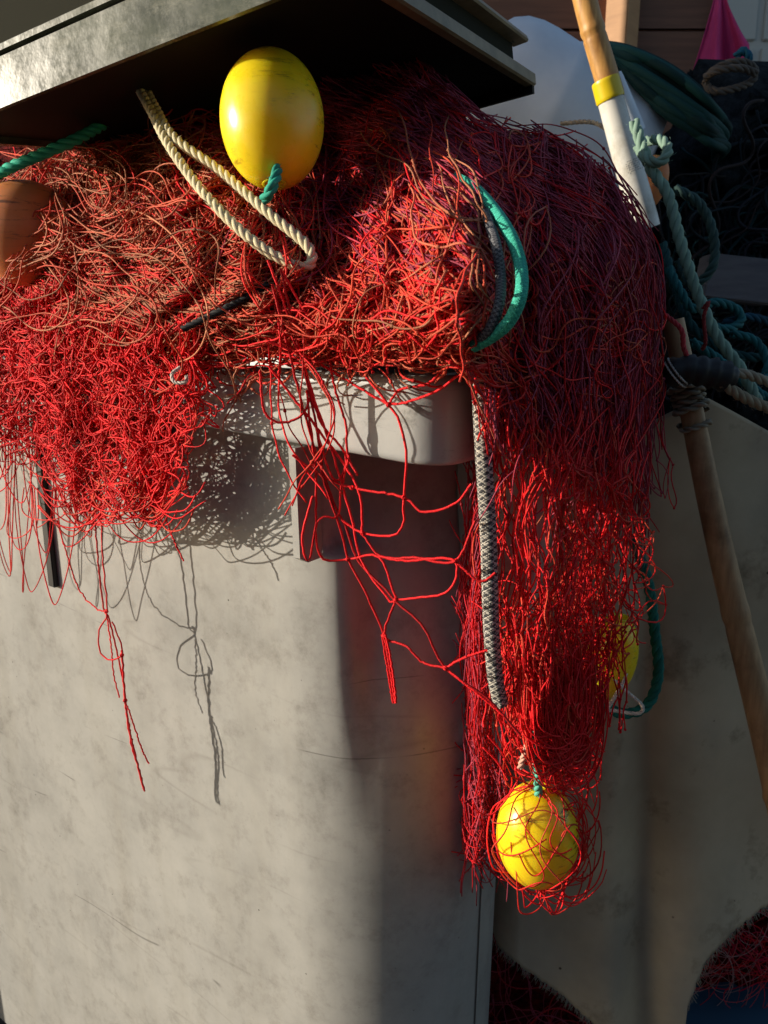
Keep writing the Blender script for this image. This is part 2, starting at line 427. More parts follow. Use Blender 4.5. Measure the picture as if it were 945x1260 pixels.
sb_ = (base - PC) @ tv; fb_ = (base - PC) @ bv
rec = smooth(sg_, sg_+.012, sb_)*(fb_ < .40)
H_ = ztop
for dz, k in ((0, 1), (.03, 1), (.10, 1), (.160, 1), (.169, .92), (.177, .45), (.182, .12), (.186, 0), (.194, 0), (.22, 0), (.26, 0), (.3, 0), (.37, 0), (.45, 0), (.54, 0), (.65, 0), (.9, 0), (1.15, 0), (1.4, 0), (None, 0)):
    q = base.copy(); c0 = base.mean(0)
    zz = H_ - dz if dz is not None else np.full(len(q), .04)
    f = (zz - .04)/(H_ - .04); tp = .02*(1-f)
    q[:, 0] += (c0[0]-base[:, 0])*tp; q[:, 1] += (c0[1]-base[:, 1])*tp
    q[:, 2] = zz
    s = (q - PC) @ tv
    q -= bv*(.004*np.sin(s*9+2*f)*np.sin(3.1*f+.4)*(1-k)*.5)[:, None]
    far_ = smooth(sg_+.02, sg_+.075, sb_)                 # towards the corner the recess runs out gently down the wall
    kk_ = k*(1-far_) + (smooth(.62, .06, dz) if dz is not None else 0.)*far_
    q -= nor_*(rec*kk_*(.075 - .005*(1-far_)))[:, None]
    rings.append(q)
loft('body', rings, m_bin, bin_)
zb = []; lo = world2(loop(0, RC, n=12)); 
def R_(inset, r, which, dz): 
    P = world2(loop(inset, r, n=12)); 
    P[:, 2] = (rimz(P, PA, PA, KB) if which == 'b' else rimz(P, T1, T1, KT)) + dz
    return P
rim_r = [R_(.045, RC*.6, 'b', .003), R_(.008, RC*.95, 'b', 0), R_(.004, RC*.95, 'b', .0005), R_(.001, RC*.98, 'b', .003), R_(0, RC, 'b', .007), R_(0, RC, 'b', .010),
         R_(0, RC, 't', -.017), R_(0, RC, 't', -.014), R_(.0015, RC*.98, 't', -.007), R_(.006, RC*.93, 't', -.002), R_(.012, RC*.9, 't', 0), R_(.016, RC*.9, 't', 0), R_(.05, RC*.6, 't', -.003), R_(.054, RC*.5, 't', -.02), R_(.058, RC*.4, 'b', .0)]
loft('rim', rim_r, m_rim, bin_)
# gussets under the rim
def on_body(px, py, off=0.0): return at(px, py, plane_at(px, py, off - body_inset))
def gusset(px, y0, y1, w_, d0, d1, m):
    a = on_body(px, y0); b = on_body(px, y1)
    V = []
    for (P, d) in ((a, d0), (b + (a-b)*.06, d1), (b, d1*.6)):
        P = P.copy()
        if P is not a: P[:2] = a[:2]
        for (x, y) in ((0, .004), (w_, .004), (w_, -d), (0, -d)): V.append(P + tv*x + bv*y)
    Fc = []
    for k in range(2):
        for i in range(4): Fc.append((4*k+i, 4*k+(i+1) % 4, 4*k+4+(i+1) % 4, 4*k+4+i))
    Fc += [(3, 2, 1, 0), (8, 9, 10, 11)]
    return link_mesh('gusset', np.array(V), Fc, m, bin_, smooth_=False)
gusset(383, 545, 684, .012, .048, .044, m_bin)
gusset(-60, 500, 700, .012, .044, .036, m_bin)
# thin black strip set against the wall
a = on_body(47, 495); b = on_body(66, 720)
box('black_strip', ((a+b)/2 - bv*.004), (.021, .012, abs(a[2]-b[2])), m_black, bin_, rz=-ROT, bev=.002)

# ------------------------------------------------------------------ the lid, resting on the heap
A = at(432, -34, -.03); B = at(-150, 189, plane_at(-150, 189, -.10)); B0 = at(0, 137, .225)
B = A + (B0 - A)*1.3
Cc_ = at(657, 106, .50)
eF = (B-A)/np.linalg.norm(B-A); eR = (Cc_-A)/np.linalg.norm(Cc_-A)
D = Cc_ + (B-A)*.8
nl = np.cross(eR, eF); nl /= np.linalg.norm(nl)
if nl[2] < 0: nl = -nl
print('lid A', A, 'B', B, 'C', Cc_, 'n', nl)
lid = bin_
def strip(name, P, Q, outs, m, parent, sm=True):        # profile (out, up) swept from P to Q
    ins = np.cross(Q-P, nl); ins /= np.linalg.norm(ins)
    V = []; k = len(outs)
    for X in (P, Q):
        for (o_, u_) in outs: V.append(X + ins*o_ + nl*u_)
    Fc = [(i, (i+1) % k, k+(i+1) % k, k+i) for i in range(k)] + [tuple(range(k-1, -1, -1)), tuple(range(k, 2*k))]
    return link_mesh(name, np.array(V), Fc, m, parent, smooth_=sm)
Lc = (A+B+Cc_+D)/4
def inw(P, Q):                                          # sign so that "out" points away from the lid's middle
    ins = np.cross(Q-P, nl); return 1 if ins @ ((P+Q)/2 - Lc) > 0 else -1
def skirt(P, Q, prof, name, m):
    s = inw(P, Q); return strip(name, P, Q, [(o_*s, u_) for o_, u_ in prof], m, lidp, False)
Cs = A + (Cc_-A)*.87; Ds = B + (D-B)*.87
m_side = mat('worn_olive_plastic', rough=.45)
setc(m_side, ramp(m_side, tex(m_side, scale=14, detail=9, rough=.7), [(.35, (.15, .115, .06)), (.62, (.30, .23, .13))]))
m_sdark = mat('dark_olive_plastic', (.028, .028, .02), .9, spec=.08)
def slab(name, pts, lo, hi, m, par):
    V = [p + nl*h for p, h in zip(pts, hi)] + [p + nl*h for p, h in zip(pts, lo)]
    return link_mesh(name, np.array(V), [(0, 1, 2, 3), (7, 6, 5, 4), (0, 4, 5, 1), (1, 5, 6, 2), (2, 6, 7, 3), (3, 7, 4, 0)], m, par, smooth_=False)
lidp = slab('lid', [A, B, Ds, Cs], [.070, .070, .05, .05], [.077, .077, .057, .057], m_lid, bin_)
slab('shade_panel', [A, B, D, Cc_], [.012, .012, .006, .006], [.017, .017, .011, .011], m_lidshade, lidp)  # added dark panel, stands in for shade below the lid
skirt(A, B, [(0, 0), (.006, .001), (.002, .062), (-.010, .066), (-.012, .084), (-.03, .084), (-.03, .06), (-.012, .006)], 'front_skirt', m_lid)
skirt(A, Cc_, [(0, 0), (.004, .002), (.004, .018), (0, .021), (-.012, .021), (-.012, .0)], 'side_skirt', m_side)
skirt(A, Cs, [(-.006, .0215), (-.006, .052), (-.012, .052), (-.012, .0215)], 'side_wall', m_sdark)
skirt(A + nl*.052, A + (Cc_-A)*.90 + nl*.05, [(-.010, 0), (.014, .001), (.016, .004), (.014, .010), (-.010, .012)], 'side_flange', m_side)
skirt(A, B, [(-.028, .0845), (-.028, .19), (-.036, .19), (-.036, .0845)], 'front_wall', m_sdark)
skirt(Cc_, D, [(0, -.012), (.004, .02), (-.006, .02), (-.012, -.012)], 'back_skirt', m_lidshade)
skirt(D, B, [(0, 0), (.004, .08), (-.006, .08), (-.012, .0)], 'side_skirt', m_lid)

# ------------------------------------------------------------------ the heap: distance of the net's skin at every pixel
def gauss(px, py, cx, cy, sx, sy): return np.exp(-((px-cx)/sx)**2 - ((py-cy)/sy)**2)
def ybase(px, py):
    px = np.asarray(px, float); py = np.asarray(py, float)
    px, py = np.broadcast_arrays(px, py)
    hang = plane_at(px, np.maximum(py, 440), .03)
    t = np.clip((445-py)/330, 0, 1.5)
    top = plane_at(px, 445+0*py, .018) + .30*t**1.15 - .07*np.sin(np.clip(t*1.25, 0, 1)*np.pi)
    left = np.where(py < 445, top, hang)
    left = left - .075*gauss(px, py, 215, 285, 125, 105) - .03*gauss(px, py, 40, 270, 70, 90) - .03*smooth(60, 140, px)*smooth(640, 600, px)*np.exp(-((py-400)/45)**2)
    left = left - .085*gauss(px, py, 585, 320, 90, 130) - .02*gauss(px, py, 470, 400, 90, 50)
    left = left + .05*gauss(px, py, 420, 230, 60, 130)
    fm = smooth(420, 360, py)*smooth(620, 560, px)
    left = left + fm*(.020*np.sin(px*.052+1.6*np.sin(py*.031))*np.sin(py*.045+1.2*np.sin(px*.027)+.6) + .010*np.sin(px*.11+py*.07+2*np.sin(py*.05)))
    left = left + .009*np.sin(px*.075+1.2*np.sin(py*.02))*smooth(430, 480, py)
    right = .0 + .23*(np.clip(px-600, 0, 400)/225)**2 + .26*np.clip((330-py)/190, 0, 1.4)**1.4 - .05*smooth(420, 640, py)*smooth(760, 640, px)
    right = right + .011*np.sin((px-.35*np.clip(420-py, 0, 400))*.085+.8*np.sin(py*.014)) + .006*np.sin(px*.16+py*.03)
    k = smooth(565, 650, px)
    return left*(1-k) + right*k
def inpoly(px, py, poly):
    poly = np.asarray(poly, float); res = np.zeros(np.shape(px), bool)
    j = len(poly)-1
    for i in range(len(poly)):
        xi, yi = poly[i]; xj, yj = poly[j]
        c = ((yi > py) != (yj > py)) & (px < (xj-xi)*(py-yi)/((yj-yi)+1e-12)+xi)
        res ^= c; j = i
    return res
HEAP = [(-60, 130), (40, 160), (150, 140), (260, 100), (360, 70), (440, 50), (520, 75), (585, 135), (650, 146), (700, 150), (745, 185), (790, 250), (815, 300), (822, 400), (812, 520), (800, 560), (612, 560), (604, 452), (560, 440), (250, 438), (214, 460), (205, 560), (180, 590), (60, 560), (40, 510), (-60, 500)]
net = empty('fishing_net', at(300, 450, .1), 'tangled red fishing net heaped over the bin and hanging down its corner', 'fishing net')
def core(name, poly, off, step=9, amp=.012):
    xs = np.arange(-60, 840, step); ys = np.arange(40, 1000, step)
    gx, gy = np.meshgrid(xs, ys)
    ins = inpoly(gx, gy, poly)
    Y = ybase(gx, gy) + off + amp*np.sin(gx*.11+1.3*np.sin(gy*.07))*np.sin(gy*.09+1.1*np.sin(gx*.05))
    # roll the border back so the lump has depth
    e = ins.astype(float)
    for _ in range(5):
        e2 = e.copy(); e2[1:] = np.minimum(e2[1:], e[:-1]); e2[:-1] = np.minimum(e2[:-1], e[1:]); e2[:, 1:] = np.minimum(e2[:, 1:], e[:, :-1]); e2[:, :-1] = np.minimum(e2[:, :-1], e[:, 1:])
        e = e*.45 + e2*.55
    Y = Y + .10*(1-e)**2
    P = at(gx, gy, Y); H, Wn = gx.shape
    idx = np.arange(H*Wn).reshape(H, Wn)
    ok = ins[:-1, :-1] & ins[1:, :-1] & ins[:-1, 1:] & ins[1:, 1:]
    f = np.stack([idx[1:, :-1], idx[1:, 1:], idx[:-1, 1:], idx[:-1, :-1]], -1)[ok]
    used = np.unique(f); mp = -np.ones(H*Wn, int); mp[used] = np.arange(len(used))
    o = link_mesh(name, P.reshape(-1, 3)[used], mp[f], m_core, net)
    md = o.modifiers.new('thick', 'SOLIDIFY'); md.thickness = .05; md.offset = -1
    return o
cc_ = np.array([400., 330.]); HEAPC = [tuple(np.array(p) + (cc_-np.array(p))/np.linalg.norm(cc_-np.array(p))*22) for p in HEAP]
core('packed_net', HEAPC, .065, step=5)

# colours (twine colours, fading from vivid red to tan orange, with a darker maroon)
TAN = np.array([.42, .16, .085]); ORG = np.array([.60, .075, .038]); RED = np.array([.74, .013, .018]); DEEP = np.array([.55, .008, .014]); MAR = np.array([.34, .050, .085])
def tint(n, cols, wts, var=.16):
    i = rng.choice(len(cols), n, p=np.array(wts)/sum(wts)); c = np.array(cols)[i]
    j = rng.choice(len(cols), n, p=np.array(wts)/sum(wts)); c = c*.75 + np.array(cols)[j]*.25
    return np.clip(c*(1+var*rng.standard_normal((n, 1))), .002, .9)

ALH = np.array([(-90, 185), (40, 175), (150, 140), (262, 95), (360, 60), (440, 45), (520, 72), (590, 130), (650, 143), (705, 147), (745, 182), (786, 248), (814, 300), (824, 400), (815, 520), (800, 600), (800, 700), (572, 700), (574, 466), (560, 457), (250, 453), (232, 490), (236, 560), (236, 610), (218, 650), (120, 650), (84, 580), (40, 530), (-90, 520)], float)
ALT = [(-90, 185), (40, 175), (150, 140), (262, 95), (360, 60), (400, 200), (400, 440), (250, 440), (120, 405), (-90, 372)]
ALF = [(425, 105), (520, 120), (640, 220), (668, 330), (655, 440), (560, 457), (430, 453), (380, 420), (400, 200)]
ALD = np.array([(574, 440), (824, 440), (812, 560), (800, 650), (796, 720), (768, 770), (745, 860), (742, 900), (745, 978), (622, 978), (608, 900), (584, 800), (576, 600)], float)
def flow(tb, n, poly, ang, length, cols, wts, lift=(0, .035), wob=.5, spread=.35, step=6, rad=(.00095, .00135), curl=.25, under=0, yf=None, allow=ALH, group=6, dive=.06, tol=.03, lng=2.2):
    """strands traced over the heap's skin in small bundles; ang(px,py) gives the lie of the twine, the rest is tangle"""
    yf = yf or ybase
    poly = np.array(poly, float); lo, hi = poly.min(0), poly.max(0)
    length = length*lng; n = max(3, int(n/lng**.7)); N = int(n*(2.6 if allow is not None else 1)); G = max(1, N//group)
    S = np.empty((0, 2))
    while len(S) < G:
        q = rng.uniform(lo, hi, (G*2, 2)); S = np.vstack([S, q[inpoly(q[:, 0], q[:, 1], poly)]])
    g = rng.integers(0, G, N); S = S[:G][g] + rng.normal(0, 9, (N, 2))
    m = int(length/step)
    def sh(gv, own): return gv[g] + own
    sp = sh(rng.standard_normal(G)*spread, rng.standard_normal(N)*spread*.14)
    A1 = sh(rng.uniform(.5, 1.5, G)*wob, rng.normal(0, .2, N)*wob); w1 = 2*np.pi/sh(rng.uniform(110, 300, G), rng.normal(0, 8, N)); f1 = sh(rng.uniform(0, 6.28, G), rng.normal(0, .35, N))
    A2 = rng.uniform(.2, 1.1, N)*wob*.42; w2 = 2*np.pi/rng.uniform(34, 90, N); f2 = rng.uniform(0, 6.28, N)
    cu = sh(rng.standard_normal(G)*curl, rng.standard_normal(N)*curl*.3)
    X = S.copy(); out = [X.copy()]
    sgn = np.where(rng.random(N) < .5, 1, -1)
    for k in range(m):
        s = k*step
        a = ang(X[:, 0], X[:, 1]) + sp + A1*np.sin(w1*s+f1) + A2*np.sin(w2*s+f2) + cu*s/100
        X = X + step*np.stack([np.cos(a), np.sin(a)], -1)*sgn[:, None]
        out.append(X.copy())
    Pp = np.stack(out, 1)
    if allow is not None:
        al = np.asarray(allow, float)
        bad = 1 - inpoly(Pp[..., 0], Pp[..., 1], al).mean(1)
        Pp = Pp[np.argsort(bad + 1e-3*rng.random(N))[:n]]; bad = np.sort(bad)[:n]; Pp = Pp[bad < max(tol, .05)]
    n = len(Pp); k = np.arange(m+1)[None]*step
    lf = rng.uniform(lift[0], lift[1], n)[:, None] + .007*np.sin(k*rng.uniform(.02, .05, (n, 1)) + rng.uniform(0, 6.28, (n, 1)))
    e = np.minimum(k, k.max()-k)/(rng.uniform(45, 100, (n, 1)))
    lf = lf - dive*np.clip(1-e, 0, 1)**1.5
    Y = yf(Pp[..., 0], Pp[..., 1]) - lf + under
    P = at(Pp[..., 0], Pp[..., 1], Y)
    cc = tint(n, cols, wts); tb.add(P, rng.uniform(rad[0], rad[1], n), 4, cc)
    for q in range(2):                                    # knots tied in the twine
        i = rng.integers(3, m-5, n); r_ = np.arange(n); p0 = P[r_, i]; p1 = P[r_, i+1]; d = (p1-p0)/(np.linalg.norm(p1-p0, axis=1, keepdims=True)+1e-9)
        tt = np.array([-1, -.5, .5, 1])[None, :, None]*.0026
        tb.add(p0[:, None] + tt*d[:, None], np.array([.001, .0021, .0023, .001]), 5, cc*.9, cap=False)

def sheet(tb, fn, nu, nv, amp=10, slack=.25, cols=(RED,), wts=(1,), rad=(.0009, .0013), freq=3, zamp=.015, keep=1.0, jit=4, yf=None, knots=True, fast=9):
    """a real diamond-mesh net: knots in staggered rows joined by four slack twines each"""
    yf = yf or ybase
    u, v = np.meshgrid(np.linspace(0, 1, nu), np.linspace(0, 1, nv)); u = u + (np.arange(nv)[:, None] % 2)*.5/nu
    x, y, l = fn(u, v)
    def nz(s, k):
        o = np.zeros_like(u)
        for _ in range(7):
            fx, fy = rng.uniform(-s, s, 2); o += np.sin(2*np.pi*(fx*u+fy*v)+rng.uniform(0, 6.28))
        return o*k/2.6
    x = x + nz(freq, amp) + nz(fast, amp*.35) + rng.normal(0, jit, u.shape); y = y + nz(freq, amp) + nz(fast, amp*.35) + rng.normal(0, jit, u.shape)
    l = l + nz(freq, zamp*.6) + nz(fast, zamp*.5) + rng.normal(0, zamp*.25, u.shape)
    K3 = np.stack([x, y, l], -1)
    a, b = [], []
    for j in range(nv-1):
        for d in (0, 1):
            i = np.arange(nu); t = i + (d if j % 2 else d-1); ok = (t >= 0) & (t < nu)
            a.append(K3[j, i[ok]]); b.append(K3[j+1, t[ok]])
    a = np.concatenate(a); b = np.concatenate(b)
    kp = rng.random(len(a)) < keep; a, b = a[kp], b[kp]; n = len(a)
    L = np.linalg.norm((b-a)[:, :2], axis=1)
    cell = max(np.median(L), 14)
    sl = slack*cell
    t = np.linspace(0, 1, 8)[None, :, None]
    nrm = np.stack([-(b-a)[:, 1], (b-a)[:, 0]], -1)/(L[:, None]+1e-6)
    k1 = rng.normal(0, 1, (n, 1))*sl; k2 = rng.normal(0, 1, (n, 1))*sl
    c1 = a + (b-a)*.33; c2 = a + (b-a)*.67
    c1[:, :2] += nrm*k1; c2[:, :2] += nrm*(k2*.6+k1*.4)
    sag = np.abs(rng.normal(0, .5, n))*sl; c1[:, 1] += sag; c2[:, 1] += sag
    c1[:, 2] += rng.normal(0, zamp*.35, n); c2[:, 2] += rng.normal(0, zamp*.35, n)
    Q = (1-t)**3*a[:, None] + 3*(1-t)**2*t*c1[:, None] + 3*(1-t)*t*t*c2[:, None] + t**3*b[:, None]
    P = at(Q[..., 0], Q[..., 1], yf(Q[..., 0], Q[..., 1]) - Q[..., 2])
    cc = tint(n, cols, wts)
    tb.add(P, rng.uniform(rad[0], rad[1], n), 4, cc)
    if knots:                                             # each knot a short fat turn of twine
        kk = K3.reshape(-1, 3); kk = kk[rng.random(len(kk)) < .8]
        P0 = at(kk[:, 0], kk[:, 1], yf(kk[:, 0], kk[:, 1]) - kk[:, 2])
        d = rng.normal(0, 1, P0.shape); d /= np.linalg.norm(d, axis=1, keepdims=True)
        tt = np.array([-1, -.4, .4, 1])[None, :, None]*.0022
        tb.add(P0[:, None] + tt*d[:, None], np.array([.0008, .0021, .0021, .0008]), 5, tint(len(kk), cols, wts), cap=False)

# --- left heap
tb = TB()
LEFT = [(-60, 350), (98, 345), (102, 215), (150, 165), (230, 140), (300, 160), (330, 230), (350, 330), (330, 440), (-60, 400)]
c0x, c0y = 215, 270
def ang_ball(px, py):                                     # vertical on the lump, sweeping round under it
    a = np.pi/2 + .35*np.sin(px*.02) - .5*np.tanh((px-c0x)/90.)*np.tanh((py-c0y)/90.)*-1
    k = smooth(330, 400, py)
    return a*(1-k) + (-.15+np.pi*0)*k
flow(tb, 420, LEFT, ang_ball, 190, [TAN, ORG, RED, DEEP], [.5, .2, .15, .15], lift=(-.06, .018), wob=.6, spread=.45, allow=ALT)
BALL = [(90, 220), (150, 160), (250, 150), (310, 200), (330, 300), (310, 390), (210, 410), (110, 380), (80, 300)]
flow(tb, 380, BALL, ang_ball, 170, [TAN, ORG, RED], [.5, .35, .15], lift=(0, .028), wob=.45, spread=.38, allow=ALT)
flow(tb, 130, [(70, 190), (330, 150), (320, 300), (80, 300)], lambda x, y: .15+0*x, 120, [TAN, ORG, RED], [.5, .3, .2], lift=(.01, .034), wob=1.1, spread=.7, curl=1.2, allow=ALT)
def ang_u(px, py): return np.arctan2(-(px-230)*.55, (py-200)*1.0)                   # arcs about the lump's middle
flow(tb, 330, [(70, 330), (340, 330), (360, 400), (300, 445), (200, 430), (90, 400)], ang_u, 190, [TAN, ORG, RED], [.6, .3, .1], lift=(-.01, .03), wob=.4, spread=.22, allow=ALT)
flow(tb, 150, [(-60, 200), (90, 180), (110, 330), (-60, 360)], lambda x, y: -.75+.012*(y-260), 150, [TAN, ORG, RED], [.5, .4, .1], lift=(.085, .12), wob=.7, spread=.5, curl=.4, tol=.4, dive=.09, allow=ALT)
flow(tb, 190, [(-60, 330), (120, 335), (130, 385), (-60, 375)], lambda x, y: .12+0*x, 150, [TAN, ORG, RED], [.6, .3, .1], lift=(-.01, .03), wob=.35, spread=.25, allow=ALT)
def ms1(u, v):
    a = u*1.25 - .1; return 70 + 275*u + 14*np.sin(v*5), 165 + 255*v - 18*np.cos(u*6), .012 + .012*np.sin(u*9)*np.sin(v*7)
for k in range(2): sheet(tb, ms1, 22, 9, amp=20, slack=.55, cols=[TAN, ORG, RED], wts=[.6, .25, .15], zamp=.018, jit=7, freq=3.5)
def ms0(u, v): return -20 + 120*u, 195 + 170*v, .075 + 0*u
sheet(tb, ms0, 5, 4, amp=14, slack=.6, cols=[TAN, ORG], wts=[.7, .3], zamp=.01, jit=9, yf=lambda px, py: ybase(px, py))
tb.build('twine_tangle', m_net, net)

# --- the ledge of net lying on the rim, and the middle
tb = TB()
BAND = [(230, 330), (330, 330), (430, 340), (560, 400), (590, 440), (560, 458), (400, 452), (250, 452), (200, 420)]
def ang_band(px, py): return -.42 + .55*smooth(230, 560, px) + .25*np.sin(px*.03+py*.05)
flow(tb, 620, BAND, ang_band, 160, [TAN, ORG, RED, DEEP], [.15, .42, .33, .1], lift=(-.05, .012), wob=.5, spread=.33)
flow(tb, 330, [(380, 380), (600, 360), (600, 450), (380, 452)], ang_band, 110, [ORG, RED], [.6, .4], lift=(-.005, .028), wob=.8, spread=.5, curl=.5)
flow(tb, 55, [(250, 435), (560, 440), (560, 458), (250, 455)], lambda x, y: .05+0*x, 70, [ORG, TAN, RED], [.4, .3, .3], allow=None, lng=1, lift=(.004, .03), wob=1.3, spread=.4, curl=1.2)
MID = [(300, 230), (430, 160), (480, 240), (460, 380), (330, 400)]
flow(tb, 420, MID, lambda x, y: .9+.5*np.sin(x*.02+y*.01), 150, [ORG, RED, DEEP], [.2, .4, .4], lift=(-.05, .012), wob=.6, spread=.5)
def ms2(u, v): return 235 + 350*u, 360 + 88*v, .012 + 0*u
sheet(tb, ms2, 22, 5, amp=11, slack=.6, cols=[ORG, RED, TAN], wts=[.45, .35, .2], zamp=.015, jit=6)
def ms3(u, v): return 430 + 215*u, 150 + 290*v, .015 + .01*np.sin(u*8)
sheet(tb, ms3, 18, 9, amp=16, slack=.5, cols=[ORG, RED, TAN], wts=[.4, .45, .15], zamp=.018, jit=6)
# falling bunch from the loop of rope
flow(tb, 24, [(325, 320), (350, 320), (380, 440), (345, 440)], lambda x, y: 1.25+0*x, 110, [RED, ORG], [.6, .4], lift=(.02, .05), wob=.3, spread=.15, allow=None, dive=.02)
# lit fan
FAN = [(455, 140), (500, 150), (620, 240), (655, 340), (640, 430), (560, 440), (470, 380), (440, 250)]
flow(tb, 480, FAN, lambda x, y: 1.0+.15*np.sin(x*.03), 150, [ORG, RED, TAN], [.3, .6, .1], lift=(-.05, .02), wob=.45, spread=.35, allow=ALF)
flow(tb, 150, [(470, 180), (560, 190), (630, 260), (620, 300), (500, 290)], lambda x, y: .55+0*x, 140, [TAN, ORG], [.7, .3], lift=(.012, .04), wob=.6, spread=.4, curl=.5, allow=ALF)
flow(tb, 40, [(430, 140), (480, 140), (560, 240), (500, 260)], lambda x, y: .95+0*x, 170, [TAN, ORG], [.8, .2], lift=(.02, .05), wob=.5, spread=.25, allow=ALF)
flow(tb, 26, [(540, 230), (590, 230), (630, 330), (600, 330)], lambda x, y: .95+0*x, 90, [TAN, ORG, RED], [.4, .3, .3], lift=(.06, .085), wob=.6, spread=.35, dive=.09, tol=.1, group=4, allow=ALF)
tb.build('twine_tangle', m_net, net)

# --- top of the heap under the lid, and the big right-hand fold
tb = TB()
TOP = [(230, 110), (380, 55), (440, 40), (520, 75), (590, 130), (600, 200), (500, 160), (440, 230), (380, 260), (300, 200)]
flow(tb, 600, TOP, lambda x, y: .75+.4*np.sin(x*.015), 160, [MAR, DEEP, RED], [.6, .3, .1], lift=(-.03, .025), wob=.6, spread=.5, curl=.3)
RIGHT = [(560, 140), (650, 143), (700, 150), (745, 190), (790, 255), (812, 300), (818, 400), (800, 520), (760, 600), (600, 600), (610, 420), (650, 330), (600, 220)]
def ang_r(px, py): return .55 + .9*smooth(180, 420, py) + .12*np.sin(px*.025) - .25*smooth(700, 800, px)*smooth(300, 200, py)*-1
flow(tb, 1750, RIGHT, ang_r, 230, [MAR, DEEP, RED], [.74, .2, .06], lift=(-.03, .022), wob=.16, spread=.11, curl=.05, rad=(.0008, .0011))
flow(tb, 150, RIGHT, ang_r, 150, [MAR, RED], [.8, .2], lift=(.01, .035), wob=.3, spread=.25, curl=.15, rad=(.0009, .0012))
def ms4(u, v):
    x = 600 + 150*u + 60*smooth(0, .6, v) + 8*np.sin(v*9); y = 155 + 50*u*u + 420*v; return x, y, .012 + .01*np.sin(u*12)
sheet(tb, ms4, 26, 9, amp=9, slack=.14, jit=3, cols=[MAR, DEEP, RED], wts=[.7, .22, .08], zamp=.012, rad=(.0009, .0012))
flow(tb, 190, [(730, 330), (800, 320), (812, 430), (740, 440)], ang_r, 70, [RED, ORG, TAN], [.5, .3, .2], lift=(.0, .03), wob=1.4, spread=1.2, curl=2.5, rad=(.0008, .0011))
tb.build('twine_tangle', m_net, net)

# --- red fringe hanging at the left in front of the bin wall
def fr1(u, v):
    x = -70 + 305*u; bot = 640 + 22*np.sin(u*7) - 60*smooth(.85, 1, u) - 105*smooth(.5, .36, u)
    y = 350 + (bot-350)*v
    x = x + 14*np.sin(v*4+u*6) + (155-x)*.18*v
    return x, y, .012 + .015*np.sin(v*np.pi)
tb = TB()
for k in range(3):
    sheet(tb, fr1, 36, 11, amp=14, slack=.65, cols=[RED, DEEP, ORG], wts=[.85, .1, .05], zamp=.02, jit=5)
flow(tb, 230, [(-60, 345), (225, 370), (232, 450), (-60, 460)], lambda x, y: 1.45+.15*np.sin(x*.04), 110, [RED, DEEP, ORG], [.65, .25, .1], lift=(-.01, .03), wob=.7, spread=.5, curl=.6)
flow(tb, 70, [(90, 400), (230, 400), (225, 600), (180, 630), (110, 600)], lambda x, y: 1.5+.2*np.sin(x*.03), 100, [RED, ORG], [.8, .2], lift=(0, .035), wob=.8, spread=.45, curl=.8)
# scallops along the lower edge: gathered slack loops
for k in range(95):
    x0 = rng.uniform(60, 215); y0 = rng.uniform(550, 630); wd = rng.uniform(25, 90); dp = rng.uniform(15, 45)
    a = np.linspace(0, 1, 16); xx = x0 - wd/2 + wd*a + rng.normal(0, 2); yy = y0 + dp*4*a*(1-a) + rng.normal(0, 3)*np.sin(a*9)
    tb.add(at(xx, yy, ybase(xx, yy) - .012 - .02*rng.random()), rng.uniform(.001, .0014), 4, tint(1, [RED, ORG], [.8, .2]))
for (x0, x1, y0, y1, n) in ((-40, 75, 520, 735, 30), (60, 135, 570, 720, 14), (0, 110, 620, 745, 8)):       # far-left loose loops, lower
    for k in range(n):
        xs = rng.uniform(x0, x1); wd = rng.uniform(18, 55); yb = y0 + 20 + (y1-y0-20)*rng.random()**1.7
        a = np.linspace(0, 1, 22); xx = xs - wd/2*np.cos(a*np.pi) + 6*np.sin(a*7+k); yy = y0 - 20 + (yb-y0+20)*np.sin(a*np.pi)**.6
        tb.add(at(xx, yy, ybase(xx, yy) - .01*rng.random()), .00115, 4, tint(1, [RED, ORG], [.8, .2]))
tb.build('hanging_mesh', m_net, net)

# --- knotted cord hanging in front of the wall
tb = TB()
def cord(pts, r=.0013, col=RED, off=.0, n=50, wig=1.0, fuzz=False, yf=None):
    r = r*1.2; pts = spline(np.array(pts, float), n)
    pts = pts + rng.normal(0, wig*.4, pts.shape)
    Y = (yf or ybase)(pts[:, 0], pts[:, 1]) - off
    tb.add(at(pts[:, 0], pts[:, 1], Y), r, 5, tint(1, [col], [1]))
cord([(118, 560), (117, 640), (122, 700), (128, 752), (134, 762), (150, 830), (154, 862)], .0013)
cord([(124, 600), (126, 680), (132, 752), (122, 775), (123, 800), (134, 812), (150, 806), (148, 790), (138, 765)], .0012, off=.004)
cord([(70, 640), (95, 720), (118, 748), (131, 752)], .0011)
cord([(131, 752), (136, 790), (140, 830), (147, 858)], .0011, off=.003)
cord([(150, 800), (152, 835), (154, 862), (160, 905), (170, 945), (177, 972)], .0017)
cord([(154, 862), (164, 890), (172, 915), (183, 940)], .0012, off=.002)
cord([(154, 862), (160, 900), (172, 950), (178, 974)], .0013, off=.003)
for (x, y) in ((131, 752), (154, 862), (150, 806)):
    P = at(x, y, ybase(x, y)-.002); 
    for q in range(3):
        a = np.linspace(0, 6.28, 9); e1 = rng.normal(0, 1, 3); e1 /= np.linalg.norm(e1); e2 = np.cross(e1, rng.normal(0, 1, 3)); e2 /= np.linalg.norm(e2)
        tb.add(P + .0028*(np.cos(a)[:, None]*e1 + np.sin(a)[:, None]*e2), .0013, 5, tint(1, [RED], [1]))
cord([(205, 640), (212, 660), (226, 690)], .0011)
tb.build('knotted_cord', m_net, net)

